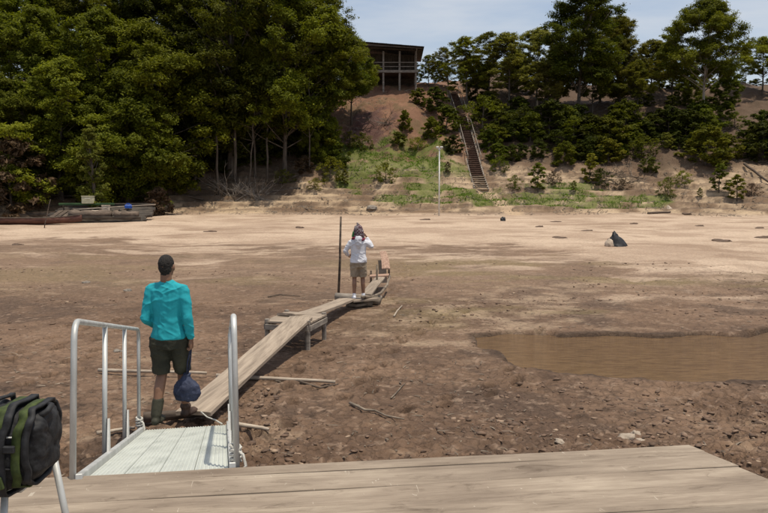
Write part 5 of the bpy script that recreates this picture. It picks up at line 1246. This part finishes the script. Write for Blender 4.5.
def person_one():
    pL = PZ(159, 419, .21); pR = PZ(184, 413, .24)
    base = Vector(((pL.x + pR.x) / 2, (pL.y + pR.y) / 2 - .05, .17 + .012)); gz = 0.0
    e = empty('person', base, R(-4), label='man in turquoise long-sleeved top and dark shorts walking off the gangway with a bag', cat='person')
    hipL, hipR = Vector((-.095, 0, .90)), Vector((.095, .01, .90)); kL = Vector((-.085, .02, .50)); kR = Vector((.085, .16, .505))
    aL = Vector((-.105, -.12, .10)); aR = Vector((.10, .20, .095))
    shL, shR = Vector((-.165, 0, 1.375)), Vector((.165, 0, 1.375))
    eL, wL = Vector((-.215, -.05, 1.10)), Vector((-.175, .14, .98)); eR, wR = Vector((.215, -.03, 1.10)), Vector((.235, .02, .865))
    b = MB()
    torso(b, [(0, 0, .82, .12, .085), (0, 0, .90, .155, .105), (0, 0, 1.0, .14, .095), (0, 0, 1.12, .135, .09), (0, 0, 1.25, .158, .102), (0, 0, 1.34, .165, .10), (0, -.005, 1.39, .15, .085), (0, -.01, 1.44, .08, .06)])
    limb(b, [hipL, hipL.lerp(kL, .5), kL], [.088, .075, .056]); limb(b, [kL, kL.lerp(aL, .35) + Vector((0, -.018, 0)), aL], [.054, .056, .036])
    limb(b, [hipR, hipR.lerp(kR, .5), kR], [.088, .075, .056]); limb(b, [kR, kR.lerp(aR, .35) + Vector((0, -.018, 0)), aR], [.054, .056, .036])
    foot(b, aL, R(6)); foot(b, aR, R(-6))
    for s_, el, wr in ((shL, eL, wL), (shR, eR, wR)): limb(b, [s_, s_.lerp(el, .5), el], [.052, .045, .037]); limb(b, [el, el.lerp(wr, .35), wr], [.037, .038, .025])
    hand(b, wL, (.1, .9, -.3), (1, 0, -.2), 1, .6, 1); hand(b, wR, (0, .05, -1), (-1, 0, 0), 1, 1.25, 1)
    head(b, (0, -.005, 1.635))
    remesh(b, 'body', 'skin', e, .0055, 5)
    eyes(e, (0, -.005, 1.635))
    # hair
    h = MB(); ellip(h, (0, -.018, 1.664), (.0785, .094, .095)); ellip(h, (0, -.042, 1.62), (.066, .066, .075)); ellip(h, (0, -.035, 1.575), (.052, .054, .06)); remesh(h, 'hair', 'hair', e, .005, 3, .010, .012)
    # shirt
    t = MB()
    torso(t, [(0, 0, .885, .178, .125), (0, 0, .93, .176, .125), (0, 0, 1.0, .165, .118), (0, 0, 1.12, .158, .112), (0, 0, 1.25, .176, .12), (0, 0, 1.34, .185, .118), (0, -.005, 1.39, .178, .105), (0, -.01, 1.43, .135, .085), (0, -.012, 1.465, .085, .07), (0, -.012, 1.49, .064, .064)])
    for s_ in (shL, shR): limb(t, [(0, -.01, 1.44), Vector((s_.x * .6, -.008, 1.405)), s_ + Vector((0, 0, .005))], [.055, .062, .066])
    for s_, el, wr in ((shL, eL, wL), (shR, eR, wR)):
        ce = el.lerp(wr, .86); limb(t, [s_, s_.lerp(el, .5), el], [.068, .063, .052]); limb(t, [el, el.lerp(wr, .4), ce], [.052, .048, .038])
    remesh(t, 'shirt', 'turq', e, .006, 8, 0, cloth=.0075)
    p = MB(); torso(p, [(0, 0, .78, .155, .115), (0, 0, .86, .172, .122), (0, 0, .94, .166, .118), (0, 0, 1.0, .155, .11)])
    for hp, kn, sx in ((hipL, kL, -1), (hipR, kR, 1)):
        lo = hp.lerp(kn, .97) + Vector((sx * .005, 0, 0)); p.tube([hp + Vector((0, 0, .0)), hp.lerp(kn, .5), lo], [.105, .10, .092], 18)
    remesh(p, 'shorts', 'shorts_dark', e, .007, 5, 0, cloth=.008)
    for an, kn, yw, nm, mat in ((aL, kL, R(6), 'boot', 'boot'), (aR, kR, R(-6), 'boot', 'sandal')):
        s_ = MB(); foot(s_, an, yw, 0, 1.0, .275); up_ = an.lerp(kn, .34 if mat == 'boot' else .04)
        limb(s_, [up_, an.lerp(up_, .5), an], [.054, .052, .048]); 
        cc = Vector((sum(v[0] for v in s_.v) / len(s_.v), sum(v[1] for v in s_.v) / len(s_.v), an.z))
        s_.v = [tuple(Vector(((v[0] - cc.x) * 1.13 + cc.x, (v[1] - cc.y) * 1.07 + cc.y, (v[2] - an.z) * 1.05 + an.z))) for v in s_.v]
        o = remesh(s_, nm, mat, e, .007, 3)
        if mat == 'sandal': o['label'] = 'brown low shoe'
    # bag held in the right hand
    W_ = Matrix.Translation(base) @ Matrix.Rotation(R(-4), 4, 'Z')
    hp = wR + Vector((-.01, .02, -.085)); bo = hp + Vector((-.06, .02, -.58))
    be = empty('bag', W_ @ bo, R(-4), label='navy drawstring bag hanging from the right hand of the man in turquoise', cat='bag')
    k = MB(); torso(k, [(0, 0, .0, .06, .04), (0, 0, .02, .12, .08), (.005, 0, .09, .15, .095), (0, 0, .17, .135, .09), (-.005, 0, .23, .085, .06), (.0, 0, .265, .035, .03), (.0, 0, .30, .045, .035)])
    remesh(k, 'sack', 'navy', be, .009, 3, .035, .07)
    top = hp - bo
    for dy in (-.02, .02):
        k = MB(); k.tube([Vector((0, dy * .4, .25)), Vector((.0, dy, .27)).lerp(top, .5) + Vector((.012 * (1 if dy > 0 else -1), 0, 0)), top + Vector((0, dy * .3, .0))], .008, 6); k.build('strap', M['navy'], be, True)
person_one()
def person_two():
    base = PZ(358.5, 297.5, .27); base.z = .245 + .0
    e = empty('person', base, R(2), label='person in white hooded top and beige shorts with a patterned cloth over the head', cat='person')
    e.scale = (.95, .95, .95)
    hipL, hipR = Vector((-.09, 0, .86)), Vector((.09, 0, .86)); kL = Vector((-.095, .03, .48)); kR = Vector((.10, .05, .48)); aL = Vector((-.10, -.02, .09)); aR = Vector((.115, .03, .09))
    shL, shR = Vector((-.165, 0, 1.325)), Vector((.165, 0, 1.325))
    eL, wL = Vector((-.30, .03, 1.12)), Vector((-.235, .20, 1.0)); eR, wR = Vector((.31, .06, 1.22)), Vector((.19, .12, 1.45))
    b = MB()
    torso(b, [(0, 0, .78, .12, .085), (0, 0, .86, .15, .105), (0, 0, .97, .14, .095), (0, 0, 1.08, .135, .09), (0, 0, 1.2, .155, .10), (0, 0, 1.31, .165, .10), (0, -.005, 1.37, .14, .085), (0, -.01, 1.415, .08, .06)])
    for hp, kn, an in ((hipL, kL, aL), (hipR, kR, aR)): limb(b, [hp, hp.lerp(kn, .5), kn], [.085, .072, .053]); limb(b, [kn, kn.lerp(an, .35) + Vector((0, -.017, 0)), an], [.051, .054, .035])
    foot(b, aL, R(6)); foot(b, aR, R(-8))
    for s_, el, wr in ((shL, eL, wL), (shR, eR, wR)): limb(b, [s_, s_.lerp(el, .5), el], [.05, .043, .036]); limb(b, [el, el.lerp(wr, .35), wr], [.036, .036, .024])
    hand(b, wL, (.3, .9, 0), (1, 0, 0), 1, .8, 1); hand(b, wR, (-.5, .1, .8), (-.6, 0, -.5), 1, .9, -1)
    head(b, (0, 0, 1.58)); remesh(b, 'body', 'skin', e, .007, 5); eyes(e, (0, 0, 1.58))
    h = MB(); ellip(h, (0, -.02, 1.60), (.085, .10, .10)); remesh(h, 'hair', 'hair', e, .008, 3)
    t = MB(); torso(t, [(0, 0, .855, .195, .135), (0, 0, .92, .19, .13), (0, 0, 1.05, .175, .122), (0, 0, 1.2, .185, .125), (0, 0, 1.31, .195, .12), (0, -.005, 1.37, .175, .105), (0, -.01, 1.41, .12, .085)])
    limb(t, [(0, -.12, 1.40), (0, -.13, 1.28), (0, -.12, 1.22)], [.09, .075, .05])
    for s_, el, wr in ((shL, eL, wL), (shR, eR, wR)): limb(t, [s_, s_.lerp(el, .5), el], [.07, .066, .056]); limb(t, [el, el.lerp(wr, .4), el.lerp(wr, .85)], [.056, .05, .04])
    remesh(t, 'shirt', 'white', e, .008, 6, 0, cloth=.010)
    p = MB(); torso(p, [(0, 0, .74, .15, .115), (0, 0, .82, .172, .122), (0, 0, .92, .16, .115)])
    for hp, kn in ((hipL, kL), (hipR, kR)): p.tube([hp, hp.lerp(kn, .5), hp.lerp(kn, .9)], [.105, .102, .098], 16)
    remesh(p, 'shorts', 'shorts_beige', e, .009, 5, 0, cloth=.009)
    for an, yw in ((aL, R(6)), (aR, R(-8))):
        s_ = MB(); foot(s_, an, yw, 0, 1.06, .265); remesh(s_, 'shoe', 'white', e, .009, 2)
    c = MB(); torso(c, [(0, -.03, 1.42, .10, .09), (0, -.03, 1.48, .12, .11), (0, -.02, 1.58, .115, .125), (0, -.015, 1.66, .10, .115), (0, -.02, 1.70, .082, .09), (0, -.02, 1.725, .05, .055), (-.01, -.02, 1.75, .026, .026), (-.03, -.02, 1.785, .024, .018)])
    limb(c, [(.07, -.05, 1.60), (.10, -.05, 1.48), (.105, -.03, 1.40)], [.05, .045, .03]); remesh(c, 'head_cloth', 'plaid', e, .009, 3, .03, .06)
    c = MB(); c.tube([(.13 * math.cos(a), -.02 + .11 * math.sin(a), 1.41 + .02 * math.sin(a * 2)) for a in [i * math.pi / 8 for i in range(17)]], .032, 8); c.build('neck_scarf', M['maroon'], e, True)
    c = MB(); limb(c, [(-.10, -.05, 1.56), (-.13, -.05, 1.47)], [.035, .028], 10); remesh(c, 'green_tassel', 'greencloth', e, .008, 2)
person_two()
